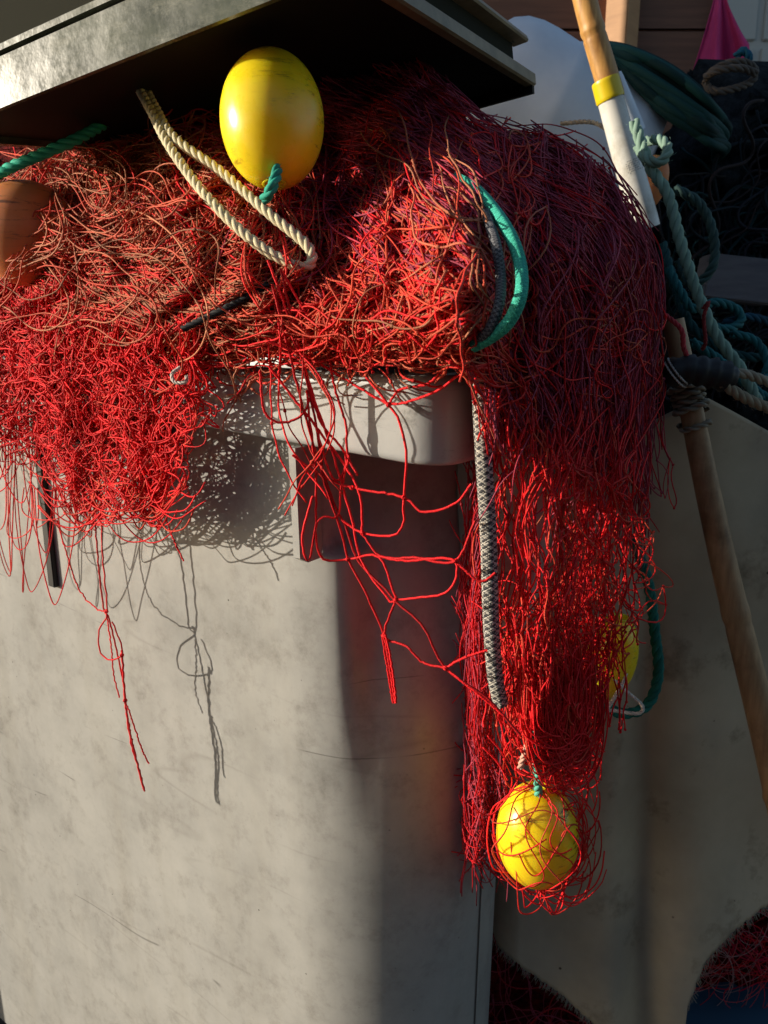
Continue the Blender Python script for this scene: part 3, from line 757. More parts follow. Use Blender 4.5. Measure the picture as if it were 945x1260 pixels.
# --- large open meshes swinging off the rim's corner
tb = TB()
def yloop(px, py):
    return np.minimum(plane_at(px, np.maximum(py, 440), .022), .0 + 0*px) + smooth(560, 640, px)*.02
def L(pts, r=.0014, col=RED, off=0, n=44): cord(pts, r, col, off, n, wig=.9, yf=yloop)
L([(345, 330), (365, 420), (378, 470), (390, 530), (400, 590), (425, 650), (440, 690), (470, 720), (487, 740), (520, 770), (548, 822), (600, 860), (640, 905)])
L([(330, 320), (362, 410), (383, 480), (410, 560), (433, 640), (445, 690), (480, 740), (487, 740)])
L([(335, 350), (355, 430), (372, 500), (398, 590), (420, 655), (428, 688), (455, 740), (473, 782)])
L([(377, 480), (388, 580), (392, 680), (428, 688), (466, 685), (487, 735)])
L([(345, 330), (380, 390), (430, 440), (478, 498), (492, 520), (500, 560), (497, 612), (492, 655), (450, 657), (420, 640)])
L([(478, 498), (500, 495), (540, 480), (565, 462), (585, 470)]); L([(478, 498), (492, 480), (530, 470), (555, 440)])
L([(330, 420), (380, 440), (430, 470), (478, 498)])
L([(360, 560), (395, 585), (433, 600), (497, 612), (520, 630), (560, 620), (580, 595)])
L([(445, 655), (470, 685), (510, 686), (560, 690), (585, 640)])
L([(466, 685), (500, 690), (556, 688), (560, 715), (540, 732), (487, 738)])
L([(560, 690), (590, 715), (610, 705)]); L([(487, 738), (473, 782), (500, 795), (520, 815), (548, 822)])
L([(548, 822), (570, 810), (600, 800)]); L([(548, 822), (590, 855), (620, 880)])
L([(320, 455), (325, 505), (345, 520), (372, 510), (385, 480)])
L([(378, 470), (395, 520), (425, 560), (418, 590), (405, 580), (388, 520)])
L([(430, 560), (420, 600), (415, 635), (392, 640), (380, 690), (372, 660), (385, 610)])
L([(330, 450), (400, 540), (440, 600), (446, 655)]); L([(400, 400), (410, 470), (425, 520), (428, 560), (440, 585)])
for k in range(3): L([(470+2*k, 780), (473+3*k, 800), (478+3*k, 830), (484+2*k, 865)], .0014, off=.002*k)   # frayed end
for (x, y) in ((478, 498), (497, 612), (446, 656), (428, 688), (560, 690), (487, 738), (473, 782), (548, 822), (433, 600)):
    P = at(x, y, yloop(x, y)-.002)
    for q in range(3):
        a = np.linspace(0, 6.28, 9); e1 = rng.normal(0, 1, 3); e1 /= np.linalg.norm(e1); e2 = np.cross(e1, rng.normal(0, 1, 3)); e2 /= np.linalg.norm(e2)
        tb.add(P + .0024*(np.cos(a)[:, None]*e1 + np.sin(a)[:, None]*e2), .0011, 5, tint(1, [RED], [1]))
tb.build('open_mesh', m_net, net)

# --- the long drape below the corner
def ydr(px, py):
    return -.035 + .12*np.clip((px-660)/130, 0, 3)**2 + .02*np.sin(px*.045) + .015*smooth(880, 1000, py)
def blendY(px, py):
    k = smooth(500, 600, py); return ybase(px, py)*(1-k) + ydr(px, py)*k
tb = TB()
DR = [(578, 560), (800, 560), (795, 650), (778, 740), (765, 850), (740, 890), (620, 880), (600, 800), (585, 700)]
def ang_d(px, py): return np.pi/2 + (690-px)*.0012 + .06*np.sin(px*.05+py*.01)
flow(tb, 950, DR, ang_d, 210, [RED, DEEP], [.55, .45], lift=(-.02, .012), wob=.10, spread=.04, curl=.03, rad=(.0008, .0011), yf=blendY, allow=ALD)
flow(tb, 200, DR, ang_d, 170, [RED, ORG], [.8, .2], lift=(.005, .025), wob=.35, spread=.12, curl=.1, rad=(.0009, .0012), yf=blendY, allow=ALD)
def dr(u, v):
    x = 590 + 200*u; y = 470 + 420*v; return x + (680-x)*.22*v, y, .012+.012*np.sin(u*3.1)
sheet(tb, dr, 22, 16, amp=7, slack=.12, jit=2, cols=[RED, ORG, DEEP], wts=[.6, .15, .25], zamp=.02, yf=blendY)
def dr2(u, v):
    x = 700 + 95*u; y = 560 + 230*v; return x, y, .02
sheet(tb, dr2, 9, 8, amp=14, slack=.7, cols=[RED, ORG], wts=[.7, .3], zamp=.02, yf=blendY)
def ang_t(px, py): return np.pi/2 + .9*np.sin((py-850)*.03) - .01*(px-675)
flow(tb, 420, [(615, 850), (745, 850), (742, 930), (725, 975), (660, 950), (625, 900)], lambda x, y: .9+.6*np.sin(x*.05), 100, [RED, ORG, DEEP], [.7, .15, .15], lift=(-.025, .025), wob=1.0, spread=.9, curl=1.6, rad=(.0009, .0012), yf=ydr, allow=ALD)
for k in range(90):                                       # slack bights hanging to the right of the lower float
    x0 = rng.uniform(665, 715); wd = rng.uniform(25, 75); yb = rng.uniform(900, 978)
    a = np.linspace(0, 1, 18); xx = x0 - wd/2*np.cos(a*np.pi); ys_ = rng.uniform(800, 885); yy = ys_ + (yb-ys_)*np.sin(a*np.pi)**.7
    xx = xx + 4*np.sin(a*8+k)
    tb.add(at(xx, yy, ydr(xx, yy) - rng.uniform(0, .03)), rng.uniform(.0009, .0012), 4, tint(1, [RED, ORG], [.85, .15]))
tb.build('long_drape', m_net, net)

# --- net wrapped about the lower float
FX, FY, FYd = 661, 1027, -.02
tb = TB()
SC = mpp(FX, FY, FYd)
Fc0 = at(FX, FY, FYd)
def on_float(th, ph, lift=0):                              # th along the axis 0..pi from the top, ph round
    rx, rz = 50*SC + lift, 66*SC + lift
    return np.stack([Fc0[0] + rx*np.sin(th)*np.sin(ph), Fc0[1] - rx*np.sin(th)*np.cos(ph), Fc0[2] + rz*np.cos(th)], -1)
for k in range(15):
    ph0 = rng.uniform(-1.9, 2.6); t = np.linspace(0, 1, 26)
    th = .15 + t*rng.uniform(1.8, 2.75); ph = ph0 + rng.uniform(-.6, .6)*t + .22*np.sin(t*rng.uniform(4, 12)+k)
    lf = .003 + .016*rng.random()*np.sin(t*np.pi) + .004*np.sin(t*9+k)
    lf = np.maximum(lf, .0022) + .012*smooth(.3, 1.2, ph)*rng.random()
    tb.add(on_float(th, ph, lf), rng.uniform(.0009, .0012), 4, tint(1, [RED, ORG], [.8, .2]))
for k in range(9):
    th0 = rng.uniform(.9, 2.6); t = np.linspace(0, 1, 24); ph = rng.uniform(-1.6, .6) + t*rng.uniform(.8, 2.2)
    th = th0 + .3*np.sin(t*rng.uniform(2, 6)+k)
    tb.add(on_float(np.clip(th, .1, 3), ph, .003+.01*rng.random()), rng.uniform(.0009, .0012), 4, tint(1, [RED, ORG], [.8, .2]))
for k in range(18):                                       # bights under the float
    t = np.linspace(0, 1, 24); x0 = rng.uniform(625, 665); x1 = x0 + rng.uniform(30, 85); yb = rng.uniform(1085, 1128)
    y0 = rng.uniform(1030, 1075)
    xx = x0 + (x1-x0)*t + 5*np.sin(t*7+k); yy = y0 + (yb-y0)*np.sin(t*np.pi)**.55
    tb.add(at(xx, yy, FYd - .045 + .07*t*rng.random() + .02*rng.random()), rng.uniform(.0009, .0012), 4, tint(1, [RED, ORG], [.85, .15]))
for k in range(22):                                       # loose loops on the right flank
    t = np.linspace(0, 1, 22); r_ = rng.uniform(10, 34); cx = rng.uniform(695, 716); cy = rng.uniform(970, 1075)
    xx = cx + r_*.8*np.cos(t*5+k); yy = cy + r_*1.4*np.sin(t*5+k)
    xx = np.minimum(xx, 740)
    tb.add(at(xx, yy, FYd - .02 + .04*rng.random() + .01*np.sin(t*5)), rng.uniform(.0009, .0012), 4, tint(1, [RED, ORG], [.9, .1]))
P_ = lambda pts: spline(np.array(pts, float), 30)
for pts in ([(640, 955), (622, 985), (603, 1003), (588, 998), (582, 985)], [(600, 905), (620, 930), (622, 950), (650, 965)], [(595, 920), (612, 938), (625, 960)]):
    q = P_(pts); tb.add(at(q[:, 0], q[:, 1], FYd - .03), .0012, 4, tint(1, [RED], [1]))
tb.build('net_bag', m_net, net)

# --- dim fold hanging behind, beside the bin
tb = TB()
yb_ = lambda px, py: .10 + 0*px + .02*np.sin(px*.2)
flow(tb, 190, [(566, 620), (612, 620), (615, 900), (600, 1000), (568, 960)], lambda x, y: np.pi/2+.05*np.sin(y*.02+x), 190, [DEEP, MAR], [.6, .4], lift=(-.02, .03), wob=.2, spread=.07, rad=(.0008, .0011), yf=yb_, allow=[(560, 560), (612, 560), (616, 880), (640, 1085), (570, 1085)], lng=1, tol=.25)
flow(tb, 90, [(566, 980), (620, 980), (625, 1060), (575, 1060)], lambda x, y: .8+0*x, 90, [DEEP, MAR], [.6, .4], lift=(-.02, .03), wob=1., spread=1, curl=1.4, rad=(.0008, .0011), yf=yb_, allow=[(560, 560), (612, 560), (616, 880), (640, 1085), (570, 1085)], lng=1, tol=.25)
tb.build('shaded_fold', m_net, net)

# ------------------------------------------------------------------ floats
def make_float(name, px, py, Y, wpx, hpx, axis, m, label, group='floats of the fishing nets', hole=True):
    s = mpp(px, py, Y); c = at(px, py, Y); rx, rz = wpx*s/2, hpx*s/2
    e = empty(name, c, label, 'float', group)
    ax = Vector(axis).normalized(); M = ax.to_track_quat('Z', 'Y').to_matrix()
    prof = []; n = 40; hr = .0085
    for i in range(n+1):
        th = np.pi*i/n; r_ = rx*abs(math.sin(th))**.94; z_ = rz*math.cos(th)
        if r_ > hr*1.5: prof.append((r_, z_))
    zt = prof[0][1]
    top = [(hr*.9, zt-.03), (hr, zt-.002), (hr*1.1, zt+.0005), (hr*1.3, zt+.0008)]
    prof = top + prof + [(r_, -z_) for r_, z_ in top[::-1]]
    k = 48; V = []
    for (r_, z_) in prof:
        for j in range(k):
            a = 2*np.pi*j/k; seam = 1 + .0035*math.exp(-(z_/.0012)**2)*0
            V.append(np.array(M @ Vector((r_*math.cos(a)*seam, r_*math.sin(a)*seam, z_))) + c)
    Fc = [(i*k+j, (i+1)*k+j, (i+1)*k+(j+1) % k, i*k+(j+1) % k) for i in range(len(prof)-1) for j in range(k)]
    link_mesh('shell', np.array(V), Fc, m, e)
    for sg in (1, -1):                                      # raised eye round the hole at each end
        a = np.linspace(0, 2*np.pi, 40); rr_ = hr*1.55
        ring = np.array([np.array(M @ Vector((rr_*math.cos(t), rr_*math.sin(t), sg*(zt-.0005)))) + c for t in a]); tq = TB(); tq.add(ring, .0024, 8, cap=False); tq.build('eye_ring', m, e)
    return e, c, np.array(ax), rx, rz
def rope(name, P, Rr, col, label, cat='rope', parent=None, kind='laid', group=None, colB=None, pitch=None):
    tb = TB()
    if kind == 'laid': rope_mesh(tb, P, Rr, 3, col=col, pitch=pitch)
    else: braid_mesh(tb, P, Rr, colA=col, colB=colB, pitch=pitch)
    o = tb.build(name, m_rope, parent)
    if parent is None: tag(o, label, cat, group)
    elif label: o['label'] = label
    return o
GREEN = (.03, .36, .26); CREAM = (.62, .55, .36); PALEG = (.17, .25, .19); DKG = (.01, .085, .065)
e, c, ax, rx, rz = make_float('net_float', 335, 148, .115, 127, 166, (-.04, .30, .95), m_yel, 'yellow oval float on top of the net heap, under the lid')
rope('float_rope', path([(341, 205, .07), (340, 216, .055), (334, 232, .045), (325, 246, .06)], 30), .0068, GREEN, 'green rope stub', parent=e)
e, c, ax, rx, rz = make_float('net_float', FX, FY, FYd, 100, 132, (-.03, .05, 1), m_yel, 'yellow float wrapped in net, hanging lowest below the corner of the bin')
rope('float_rope', path([(655, 898, -.06), (660, 930, -.06), (662, 968, FYd-.02), (663, 990, FYd)], 30), .0058, (.10, .42, .32), None, parent=e)
e, c, ax, rx, rz = make_float('net_float', 752, 808, .16, 62, 112, (.12, -.05, 1), m_yel, 'shaded yellow float half hidden behind the right edge of the hanging net')
e, c, ax, rx, rz = make_float('net_float', 34, 288, float(ybase(50, 288)) - .02, 124, 124, (.9, .2, .3), m_org, 'faded orange float under loose twine at the left edge')
e, c, ax, rx, rz = make_float('net_float', 800, 226, .9, 40, 66, (.3, 0, 1), m_org, 'small brown float behind the white sleeve of the bamboo pole')

# ------------------------------------------------------------------ ropes on the net
def ylit(px, py, off=.012):                               # in front of everything to its left, so the low sun reaches it
    q = np.linspace(px-130, px, 27); return float(np.min(ybase(q, np.full(27, float(py))))) - off
P1 = path([(140, 55, .42), (165, 98, .30), (185, 135, .22), (215, 190, .15), (262, 250, .085), (320, 303, .045), (368, 328, .03), (384, 322, .035), (376, 300, .045), (330, 262, .075), (270, 210, .13), (215, 170, .17), (190, 130, .24), (172, 95, .32), (150, 60, .42)], 170)
rope('cream_rope', P1, .0066, CREAM, 'cream laid rope folded in a long loop beside the yellow float on top', pitch=.040)
rope('green_rope', path([(-30, 228, .36), (20, 203, .34), (60, 186, .33), (100, 168, .35), (150, 140, .45)], 60), .0085, (.03, .44, .31), 'bright green rope at the left edge just below the lid', pitch=.05)
g = path([(x, y, ylit(x, y)) for x, y in ((560, 218), (582, 230), (606, 256), (628, 290), (640, 325), (641, 362), (626, 396), (604, 415), (582, 426))], 100)
rope('green_rope', g, .0062, (.07, .52, .38), 'green braided rope curving down the lit side of the net', kind='braid', colB=(.035, .36, .26))
g = path([(x, y, ylit(x, y, .008)) for x, y in ((598, 262), (610, 300), (616, 340), (614, 375), (602, 405), (584, 424))], 70)
rope('grey_rope', g, .005, (.2, .2, .21), 'thin dark grey rope beside the green braided rope', kind='braid', colB=(.05, .05, .06))
br = path([(586, 430, -.045), (590, 470, -.05), (595, 560, -.055), (601, 660, -.06), (604, 760, -.065), (609, 830, -.065), (616, 866, -.06)], 120)
b_ = rope('braided_rope', br, .010, (.46, .43, .38), 'thick black and white braided rope hanging down the bin corner', kind='braid', colB=(.05, .05, .055))
rope('loop_rope', path([(560, 212, .1), (800, 700, .2)], 10)[:2], .001, DKG, 'x') if False else None
g = path([(778, 660, .2), (797, 715, .19), (806, 780, .18), (810, 830, .17), (796, 868, .165), (765, 878, .16), (735, 862, .16)], 90)
rope('dark_green_rope', g, .0085, (.012, .13, .10), 'dark green rope looping beside the half hidden yellow float', pitch=.05)
g = path([(745, 825, .13), (770, 850, .12), (790, 868, .115), (785, 878, .115), (755, 874, .12), (748, 872, .12), (768, 836, .125), (775, 800, .14)], 80)
rope('cord_loop', g, .0028, (.62, .58, .50), 'thin pale cord looped under the half hidden yellow float', 'cord')
g = path([(440, 432, -.02), (470, 420, -.02), (500, 402, -.025), (530, 380, -.02)], 60)
rope('pale_rope', g, .0055, (.60, .42, .33), 'pale rope half buried in the net above the bin rim')
g = path([(222, 452, .075), (212, 460, .07), (215, 470, .065), (228, 470, .06), (230, 462, .06)], 40)
rope('cord_hook', g, .0026, (.62, .56, .50), 'short white hook of cord at the right end of the hanging red net', 'cord')
g = path([(225, 405, .05), (260, 388, .04), (300, 368, .03), (330, 350, .03)], 40)
rope('black_rope', g, .0045, (.02, .022, .025), 'black rope showing through the net left of the rim')
g = path([(815, 385, .24), (838, 405, .22), (842, 430, .22), (858, 462, .22)], 50)
rope('pink_twine', g, .0038, (.50, .05, .06), 'short red twine end hanging over the black joint', 'twine')
g = path([(640, 945, -.06), (646, 925, -.065), (652, 908, -.06)], 30)
rope('pale_rope', g, .004, (.62, .34, .26), 'pale frayed rope end just above the lowest float')

# ------------------------------------------------------------------ poles
def cane(name, A_, B_, r0, r1, m, parent, nodes, seed=0):
    n = 80; t = np.linspace(0, 1, n); P = A_[None]*(1-t)[:, None] + B_[None]*t[:, None]
    d = (B_-A_)/np.linalg.norm(B_-A_); side = np.cross(d, [0, 1, 0]); side /= np.linalg.norm(side)
    P = P + side*(.003*np.sin(t*7+seed))[:, None]
    r_ = r0 + (r1-r0)*t
    for q in nodes: r_ = r_*(1 + .10*np.exp(-((t-q)/.008)**2) - .05*np.exp(-((t-q-.02)/.007)**2))
    tb = TB(); tb.add(P, r_[None], 20); o = tb.build(name, m, parent)
    return o
YP = .80
pa, pb = at(706, -60, YP), at(752, 118, YP); 
pole = empty('bamboo_pole', at(800, 280, YP), 'upright bamboo pole with white sleeve and yellow tape behind the net', 'pole')
sp = mpp(740, 60, YP)
cane('cane', pa + (pa-pb)*.8, pb, 12.5*sp, 15*sp, m_bam, pole, [.74, .30])
def tube(name, a, b, r0, r1, m, parent):
    tb = TB(); t = np.linspace(0, 1, 14)[:, None]; P = a*(1-t)+b*t; r_ = (r0 + (r1-r0)*t[:, 0]); r_[0] *= .96; r_[-1] *= .96
    tb.add(P, r_[None], 28); 
    return tb.build(name, m, parent)
sa, sb = at(745, 100, YP-.002), at(795, 282, YP-.002)
sl = tube('white_sleeve', sa, sb, 15.5*sp, 18.5*sp, m_white, pole)
tube('yellow_tape', sa - (sb-sa)*.01, sa + (sb-sa)*.125, 17*sp, 17.6*sp, m_tape, pole)
# small grey print on the sleeve: rows of tiny marks, as worn as in the photo
dsl = (sb-sa)/np.linalg.norm(sb-sa); sid = np.cross(dsl, [0, 1, 0]); sid /= np.linalg.norm(sid)
V = []; Fc = []
cen = at(778, 205, YP) ; rs = 17.6*sp
for i in range(6):
    for j in range(9):
        if (i*7+j*5) % 4 == 0: continue
        th = -.45 + j*.11; rr_ = rs + .0012
        for (dv, dt_) in ((-.0011, -.035), (-.0011, .03), (.0011, .03), (.0011, -.035)):
            axp = sa + dsl*((cen-sa) @ dsl + (i-2.5)*.0042 + dv)
            V.append(axp + rr_*(np.sin(th+dt_)*sid*(-1 if sid[0] < 0 else 1) + np.cos(th+dt_)*np.array([0, -1, 0])))
        b = len(V)-4; Fc.append((b, b+1, b+2, b+3))
link_mesh('printed_marks', np.array(V), Fc, m_print, sl, smooth_=False)
# a second white pipe close behind
pipe2 = tube('white_pipe', at(752, 95, .86), at(782, 165, .86), 14*sp, 14*sp, m_tub, None)
tag(pipe2, 'short pale pipe close behind the white sleeve', 'pipe')

YL = .26
low = empty('cane_pole', at(945, 940, .22), 'weathered bamboo cane lashed with rope, leaning against the grey canvas', 'pole')
la, lb2 = at(826, 395, .30), at(975, 1060, .16)
sl2 = mpp(900, 700, YL)
cane('cane', la, lb2, 12.5*sl2, 19*sl2, m_canedk, low, [.525, .875, .1], 2)
tb = TB()
def wrap(tb, P0, P1, r_, turns, rr_, col):
    t = np.linspace(0, 1, turns*14); a = t*turns*2*np.pi
    d = (P1-P0)/np.linalg.norm(P1-P0); s1 = np.cross(d, [0, 1, 0]); s1 /= np.linalg.norm(s1); s2 = np.cross(d, s1)
    P = P0 + (P1-P0)*t[:, None] + r_*(np.cos(a)[:, None]*s1 + np.sin(a)[:, None]*s2)*(1+.08*np.sin(a*.37))[:, None]
    rope_mesh(tb, P, rr_, 2, col=col, sides=5)
dl = lb2-la
def onl(py): 
    k = (py-395)/(1060-395); return la + dl*k
wrap(tb, onl(468), onl(502), 17*sl2, 4, .0062, (.30, .26, .20)); wrap(tb, onl(520), onl(514), 16*sl2, 1, .005, (.28, .24, .18))
tb.build('rope_lashing', m_rope, low)
# black taped joint and the two ropes leaving it
tb = TB(); q = path([(822, 470, .235), (838, 455, .225), (870, 458, .22), (903, 466, .22)], 24)
tb.add(q, np.interp(np.linspace(0, 1, 24), [0, .15, .5, .9, 1], [.012, .021, .022, .022, .015])[None]*(1+.10*np.sin(np.arange(24)*1.7)+.07*np.sin(np.arange(24)*2.9))[None], 12, (.02, .02, .022))
o = tb.build('black_tape', m_black, low)
tb = TB(); wrap(tb, q[3], q[6], .0235, 2, .0016, (.6, .58, .52)); tb.build('white_cord', m_rope, o)
rope('tan_rope', path([(890, 462, .215), (915, 460, .22), (945, 470, .23), (985, 482, .25)], 40), .0075, (.33, .28, .20), 'upper of two tan ropes leaving the black joint to the right', pitch=.045)
rope('tan_rope', path([(888, 470, .21), (910, 486, .215), (940, 500, .225), (985, 518, .25)], 40), .0085, (.30, .25, .17), 'lower of two tan ropes leaving the black joint to the right', pitch=.045)

# ------------------------------------------------------------------ grey canvas hanging at the right
def cloth(name, topx, topy, botx, boty, x0, x1, nx, ny, yfun):
    xs = np.linspace(x0, x1, nx); v = np.linspace(0, 1, ny)
    T = np.interp(xs, topx, topy); Bt = np.interp(xs, botx, boty) + rng.normal(0, 1.0, nx) + 1.5*np.sin(xs*.071)
    gx = np.broadcast_to(xs[None], (ny, nx)); gy = T[None] + (Bt-T)[None]*v[:, None]
    P = at(gx, gy, yfun(gx, gy)); idx = np.arange(nx*ny).reshape(ny, nx)
    f = np.stack([idx[1:, :-1], idx[1:, 1:], idx[:-1, 1:], idx[:-1, :-1]], -1).reshape(-1, 4)
    o = link_mesh(name, P.reshape(-1, 3), f, m_cloth)
    md = o.modifiers.new('thick', 'SOLIDIFY'); md.thickness = .0022; md.offset = -1
    return o, xs, Bt
def yc(px, py):
    a = smooth(560, 900, py)
    return .33 + .00015*(py-500)*0 - .035*np.exp(-((px-745)/45)**2)*a + .028*np.exp(-((px-792)/20)**2)*a - .022*np.exp(-((px-850)/42)**2)*smooth(500, 1100, py) + .05*smooth(640, 590, px) + .004*np.sin(px*.03+py*.02) + .003*np.sin(px*.011-py*.027) - .05*smooth(1000, 1260, py) + .02*smooth(880, 960, px)
cl, xs, Bt = cloth('canvas_sheet', [540, 600, 780, 845, 872, 900, 945, 1010], [620, 600, 530, 497, 490, 505, 530, 560],
      [540, 600, 612, 640, 690, 735, 790, 842, 846, 868, 905, 945, 1010], [1080, 1125, 1165, 1187, 1225, 1262, 1310, 1275, 1240, 1185, 1142, 1115, 1085], 560, 1005, 220, 110, yc)
tag(cl, 'stained grey canvas sheet with a frayed lower edge hanging right of the bin', 'canvas')
for xa, xb in ((600, 742), (838, 960)):
  tb = TB()
  for k in range(int((xb-xa)*1.6)):
    x = rng.uniform(xa, xb); y = np.interp(x, xs, Bt)
    sgn = 1 if x < 790 else -1
    L_ = rng.uniform(2, 9); P0 = at(x, y-1, yc(x, y)); P2 = at(x - sgn*L_*rng.uniform(-.2, .8), y + L_, yc(x, y) - .003*rng.random())
    tb.add(np.stack([P0, (P0+P2)/2 + rng.normal(0, .0008, 3), P2]), .00035, 4, (.3, .28, .23))
  tb.build('frayed_edge', m_rope, cl)

# ------------------------------------------------------------------ behind: tub, ropes, dark nets
def lathe_tub(px, py, Y):
    c = at(px, py, Y)
    e = link_mesh
    prof = [(.0, .0), (.20, .0), (.235, .01), (.25, .05), (.262, .30), (.262, .42), (.278, .425), (.280, .445), (.262, .45), (.25, .43), (.24, .05), (0, .03)]
    k = 56; V = []
    ax = Vector((-.30, .25, 1)).normalized(); M = ax.to_track_quat('Z', 'Y').to_matrix()
    for (r_, z_) in prof:
        for j in range(k):
            a = 2*np.pi*j/k; V.append(np.array(M @ Vector((r_*math.cos(a), r_*math.sin(a), z_))) + c)
    Fc = [(i*k+j, i*k+(j+1) % k, (i+1)*k+(j+1) % k, (i+1)*k+j) for i in range(len(prof)-1) for j in range(k)]
    return V, Fc
# the white drum lies tipped on its side: a rounded shoulder slopes down to the right
def drum():
    Yd = 1.25
    ax0, ax1 = at(572, 104, Yd), at(742, 212, Yd)
    d = (ax1-ax0)/np.linalg.norm(ax1-ax0); s1 = np.cross(d, [0, 1, 0]); s1 /= np.linalg.norm(s1); s2 = np.cross(d, s1)
    Lg = .5; r0 = .215
    prof = [(0, 0), (.3, -.004), (.55, .0), (.72, .009), (.85, .025), (.94, .05), (.985, .08), (1, .11), (1.0, .16), (1.015, .165), (1.015, .185), (1.0, .19), (1.0, .33), (.95, .38), (.6, .40), (0, .40)]
    prof = [(a_, b_*1.25) for a_, b_ in prof]
    k = 64; V = []
    for (r_, z_) in prof:
        for j in range(k):
            a = 2*np.pi*j/k; V.append(ax0 + d*z_ + r0*r_*(math.cos(a)*s1 + math.sin(a)*s2))
    Fc = [(i*k+j, i*k+(j+1) % k, (i+1)*k+(j+1) % k, (i+1)*k+j) for i in range(len(prof)-1) for j in range(k)]
    return tag(link_mesh('white_drum', np.array(V), Fc, m_tub), 'bluish white plastic drum tipped over behind the lid', 'drum')
drum()
rope('thin_rope', path([(690, 152, .98), (725, 150, .95), (745, 158, .92), (770, 180, .9)], 30), .005, (.35, .30, .24), 'thin grey rope crossing the white drum behind the pole')

# hank of dark green rope hung at an angle
hank = TB()
for k in range(22):
    f = k/21; o1 = rng.normal(0, 3); 
    pts = [(742+8*f+o1, 55+12*f, 1.15), (775+10*f, 62+46*f+o1, 1.12-.05*rng.random()), (825, 85+60*f+o1, 1.10-.06*rng.random()), (868+4*f, 120+55*f, 1.08-.05*rng.random()), (888+rng.normal(0, 5), 152+32*f, 1.12), (880, 175+22*f, 1.2)]
    P = path(pts, 50); hank.add(P, .0105, 8, np.array([.008, .045, .045])*(1+.3*rng.standard_normal()))
tag(hank.build('rope_hank', m_rope), 'hank of thick dark green rope hanging behind the bamboo pole', 'rope')
# pink cloth
pk = empty('pink_cloth', at(880, 130, 1.9), 'pink cloth hanging in a point in front of the window', 'cloth')
xs_ = np.linspace(0, 1, 30); vs_ = np.linspace(0, 1, 30); V = []
for v_ in vs_:
    xl = 884 - (884-846)*v_**.9; xr = 888 + (921-888)*min(1, v_*1.3) - 12*max(0, v_-.85)
    yb2 = -20
    for u_ in xs_:
        bot = np.interp(xl + (xr-xl)*u_, [845, 876, 923], [103, 134, 75])
        y_ = -20 + (bot+20)*v_
        V.append(at(xl + (xr-xl)*u_, y_, 1.9 + .04*math.sin(u_*11+v_)*v_ + .015*math.sin(u_*23+2*v_)*v_))
Fc = np.array([[j*30+i, j*30+i+1, (j+1)*30+i+1, (j+1)*30+i] for j in range(29) for i in range(29)])
o = link_mesh('cloth_sheet', np.array(V), Fc, m_pink, pk); md = o.modifiers.new('t', 'SOLIDIFY'); md.thickness = .003

# dark pile of nets in the background
def lump(name, poly, Y, amp, m, step=10, roll=.25):
    poly = np.array(poly, float); lo, hi = poly.min(0), poly.max(0)
    xs = np.arange(lo[0], hi[0]+step, step); ys = np.arange(lo[1], hi[1]+step, step); gx, gy = np.meshgrid(xs, ys); ins = inpoly(gx, gy, poly)
    Yv = Y + amp*np.sin(gx*.06+1.7*np.sin(gy*.05))*np.sin(gy*.055+1.3*np.sin(gx*.04)) + amp*.5*np.sin(gx*.15)*np.sin(gy*.13)
    P = at(gx, gy, Yv); idx = np.arange(gx.size).reshape(gx.shape)
    ok = ins[:-1, :-1] & ins[1:, :-1] & ins[:-1, 1:] & ins[1:, 1:]
    f = np.stack([idx[1:, :-1], idx[1:, 1:], idx[:-1, 1:], idx[:-1, :-1]], -1)[ok]
    used = np.unique(f); mp = -np.ones(gx.size, int); mp[used] = np.arange(len(used))
    o = link_mesh(name, P.reshape(-1, 3)[used], mp[f], m); md = o.modifiers.new('t', 'SOLIDIFY'); md.thickness = roll; md.offset = -1
    return o
m_dkcore = mat('dark_net_mass', rough=.95, spec=.1)
setc(m_dkcore, ramp(m_dkcore, tex(m_dkcore, scale=25, detail=9, rough=.8), [(.4, (.006, .008, .01)), (.65, (.03, .035, .04))]))
bump(m_dkcore, tex(m_dkcore, scale=40, detail=6), 1, .02)
pile = lump('dark_net_pile', [(590, 200), (760, 190), (880, 190), (905, 125), (1010, 115), (1010, 620), (590, 640)], 1.25, .05, m_dkcore)
tag(pile, 'dark pile of nets and ropes behind the pole, under the window', 'net pile')
def flat(Y): return lambda px, py: Y + .05*np.sin(px*.03+py*.02)
tb = TB()
flow(tb, 420, [(820, 160), (1000, 90), (1000, 480), (820, 480)], lambda x, y: .8+1.2*np.sin(x*.02+y*.013), 190, [np.array([.02, .022, .03]), np.array([.012, .04, .045]), np.array([.035, .025, .025])], [.5, .3, .2], lift=(0, .09), wob=.9, spread=.7, rad=(.0022, .005), curl=.6, yf=flat(1.2), allow=[(810, 200), (890, 170), (905, 118), (1010, 118), (1010, 500), (810, 500)])
tb.build('loose_twine', m_darknet, pile)
cb = at(905, 345, .98)
gb = box('grey_crate', cb, (.16, .12, .10), m_greybox, None, rz=-.15, ry=.12)
tag(gb, 'dark grey wooden block among the dark ropes at the right edge', 'block')
TEAL = (.02, .13, .14); PG = (.22, .33, .26)
def bg_rope(name, pts, r, col, label, kind='laid', pitch=None): rope(name, path(pts, 70), r, col, label, pitch=pitch, group='ropes tangled behind the net')
bg_rope('pale_green_rope', [(780, 150, .62), (800, 205, .58), (822, 240, .56), (838, 300, .54), (858, 360, .52), (880, 410, .5), (912, 455, .48), (935, 500, .47)], .0105, PG, 'long pale green rope slanting down right of the net')
bg_rope('pale_green_rope', [(790, 175, .66), (812, 172, .60), (822, 185, .57), (812, 200, .56), (795, 195, .58), (785, 180, .62)], .0095, PG, 'knot of pale green rope beside the white sleeve')
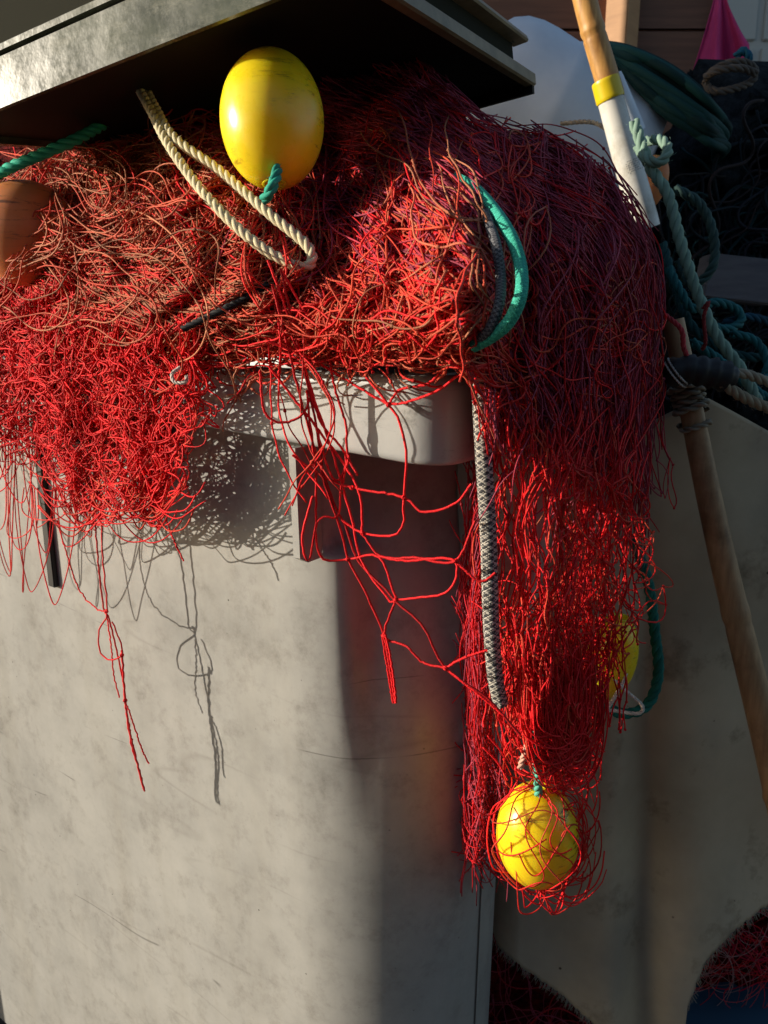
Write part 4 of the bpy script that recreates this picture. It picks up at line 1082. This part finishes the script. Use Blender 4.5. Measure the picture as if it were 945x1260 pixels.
bg_rope('green_rope', [(830, 232, .66), (860, 250, .66), (878, 290, .66), (876, 330, .66), (850, 350, .68), (835, 320, .7)], .0095, (.05, .10, .095), 'dull green rope loop right of the slanting pale rope')
bg_rope('teal_rope', [(822, 330, .62), (838, 360, .60), (852, 380, .6), (880, 372, .62), (905, 380, .64), (912, 395, .64), (895, 405, .62), (870, 400, .6)], .009, TEAL, 'teal rope coil beside the slanting pale rope')
bg_rope('teal_rope', [(890, 398, .66), (920, 390, .66), (955, 398, .68), (990, 400, .7)], .0085, (.01, .06, .10), 'blue teal rope running out at the right edge')
bg_rope('teal_rope', [(850, 420, .55), (880, 440, .55), (915, 470, .55), (960, 500, .56), (1000, 510, .56)], .0095, TEAL, 'dark teal rope lying under the tan ropes')
bg_rope('teal_rope', [(815, 300, .7), (830, 350, .66), (850, 400, .62), (890, 430, .62), (930, 440, .62), (980, 430, .64)], .0095, (.015, .07, .075), 'dark green rope sagging behind the slanting pale rope')
bg_rope('teal_rope', [(900, 410, .6), (930, 420, .6), (945, 450, .58), (930, 470, .57), (905, 462, .57)], .0085, TEAL, 'small teal coil just above the tan ropes')
bg_rope('grey_rope', [(868, 95, 1.0), (885, 82, .98), (910, 76, .98), (928, 84, 1.), (925, 100, 1.), (900, 110, .98), (878, 112, .98), (868, 100, 1.), (880, 88, .96), (910, 84, .96), (930, 90, .98)], .0085, (.10, .085, .075), 'coil of grey brown rope in front of the pink cloth')
bg_rope('blue_rope', [(905, 70, 1.05), (915, 62, 1.04), (922, 72, 1.04), (915, 80, 1.05)], .009, (.01, .10, .18), 'bit of blue rope beside the window')
g = TB()
rope('twine_scrap', path([(865, 380, .47), (872, 372, .46), (866, 390, .46), (868, 420, .46), (864, 430, .47)], 40), .0035, (.30, .03, .03), 'scrap of red twine tied on the slanting pale rope', 'twine')

# red net pile, lower right, and the dark one below the canvas
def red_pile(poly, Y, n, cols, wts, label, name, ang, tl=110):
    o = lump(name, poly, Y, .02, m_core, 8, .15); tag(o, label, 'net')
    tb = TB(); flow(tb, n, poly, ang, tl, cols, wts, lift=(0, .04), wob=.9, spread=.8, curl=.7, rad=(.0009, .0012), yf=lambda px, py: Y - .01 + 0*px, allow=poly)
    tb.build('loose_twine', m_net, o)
red_pile([(820, 1105), (1010, 1070), (1010, 1215), (850, 1225), (830, 1260)], .46, 420, [RED, MAR, np.array([.7, .01, .06])], [.3, .1, .6], 'crimson net showing under the canvas at the lower right corner', 'crimson_net', lambda x, y: 1.2+0*x)
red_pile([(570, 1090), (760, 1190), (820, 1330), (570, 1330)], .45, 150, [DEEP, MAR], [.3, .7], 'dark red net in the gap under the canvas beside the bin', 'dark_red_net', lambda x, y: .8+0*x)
tb = TB()
for k in range(60):
    x0 = rng.uniform(850, 960); y0 = rng.uniform(1130, 1200); t = np.linspace(0, 1, 18); a0 = rng.uniform(0, 6.28); r_ = rng.uniform(8, 32)
    xx = x0 + r_*np.cos(a0+t*4) - 20*t; yy = y0 + r_*np.sin(a0+t*4) + 40*t
    tb.add(at(xx, yy, .40 + .01*k/60), .0006, 4, tint(1, [np.array([.4, .25, .24]), RED], [.6, .4]))
tag(tb.build('loose_twine', m_net), 'pale loose threads trailing over the crimson net at the lower right', 'twine')
bx = at(925, 1262, .40)
tag(box('blue_crate', bx, (.34, .2, .09), m_blue, None, rz=-.1, bev=.012), 'dark blue crate at the very bottom right corner', 'crate')
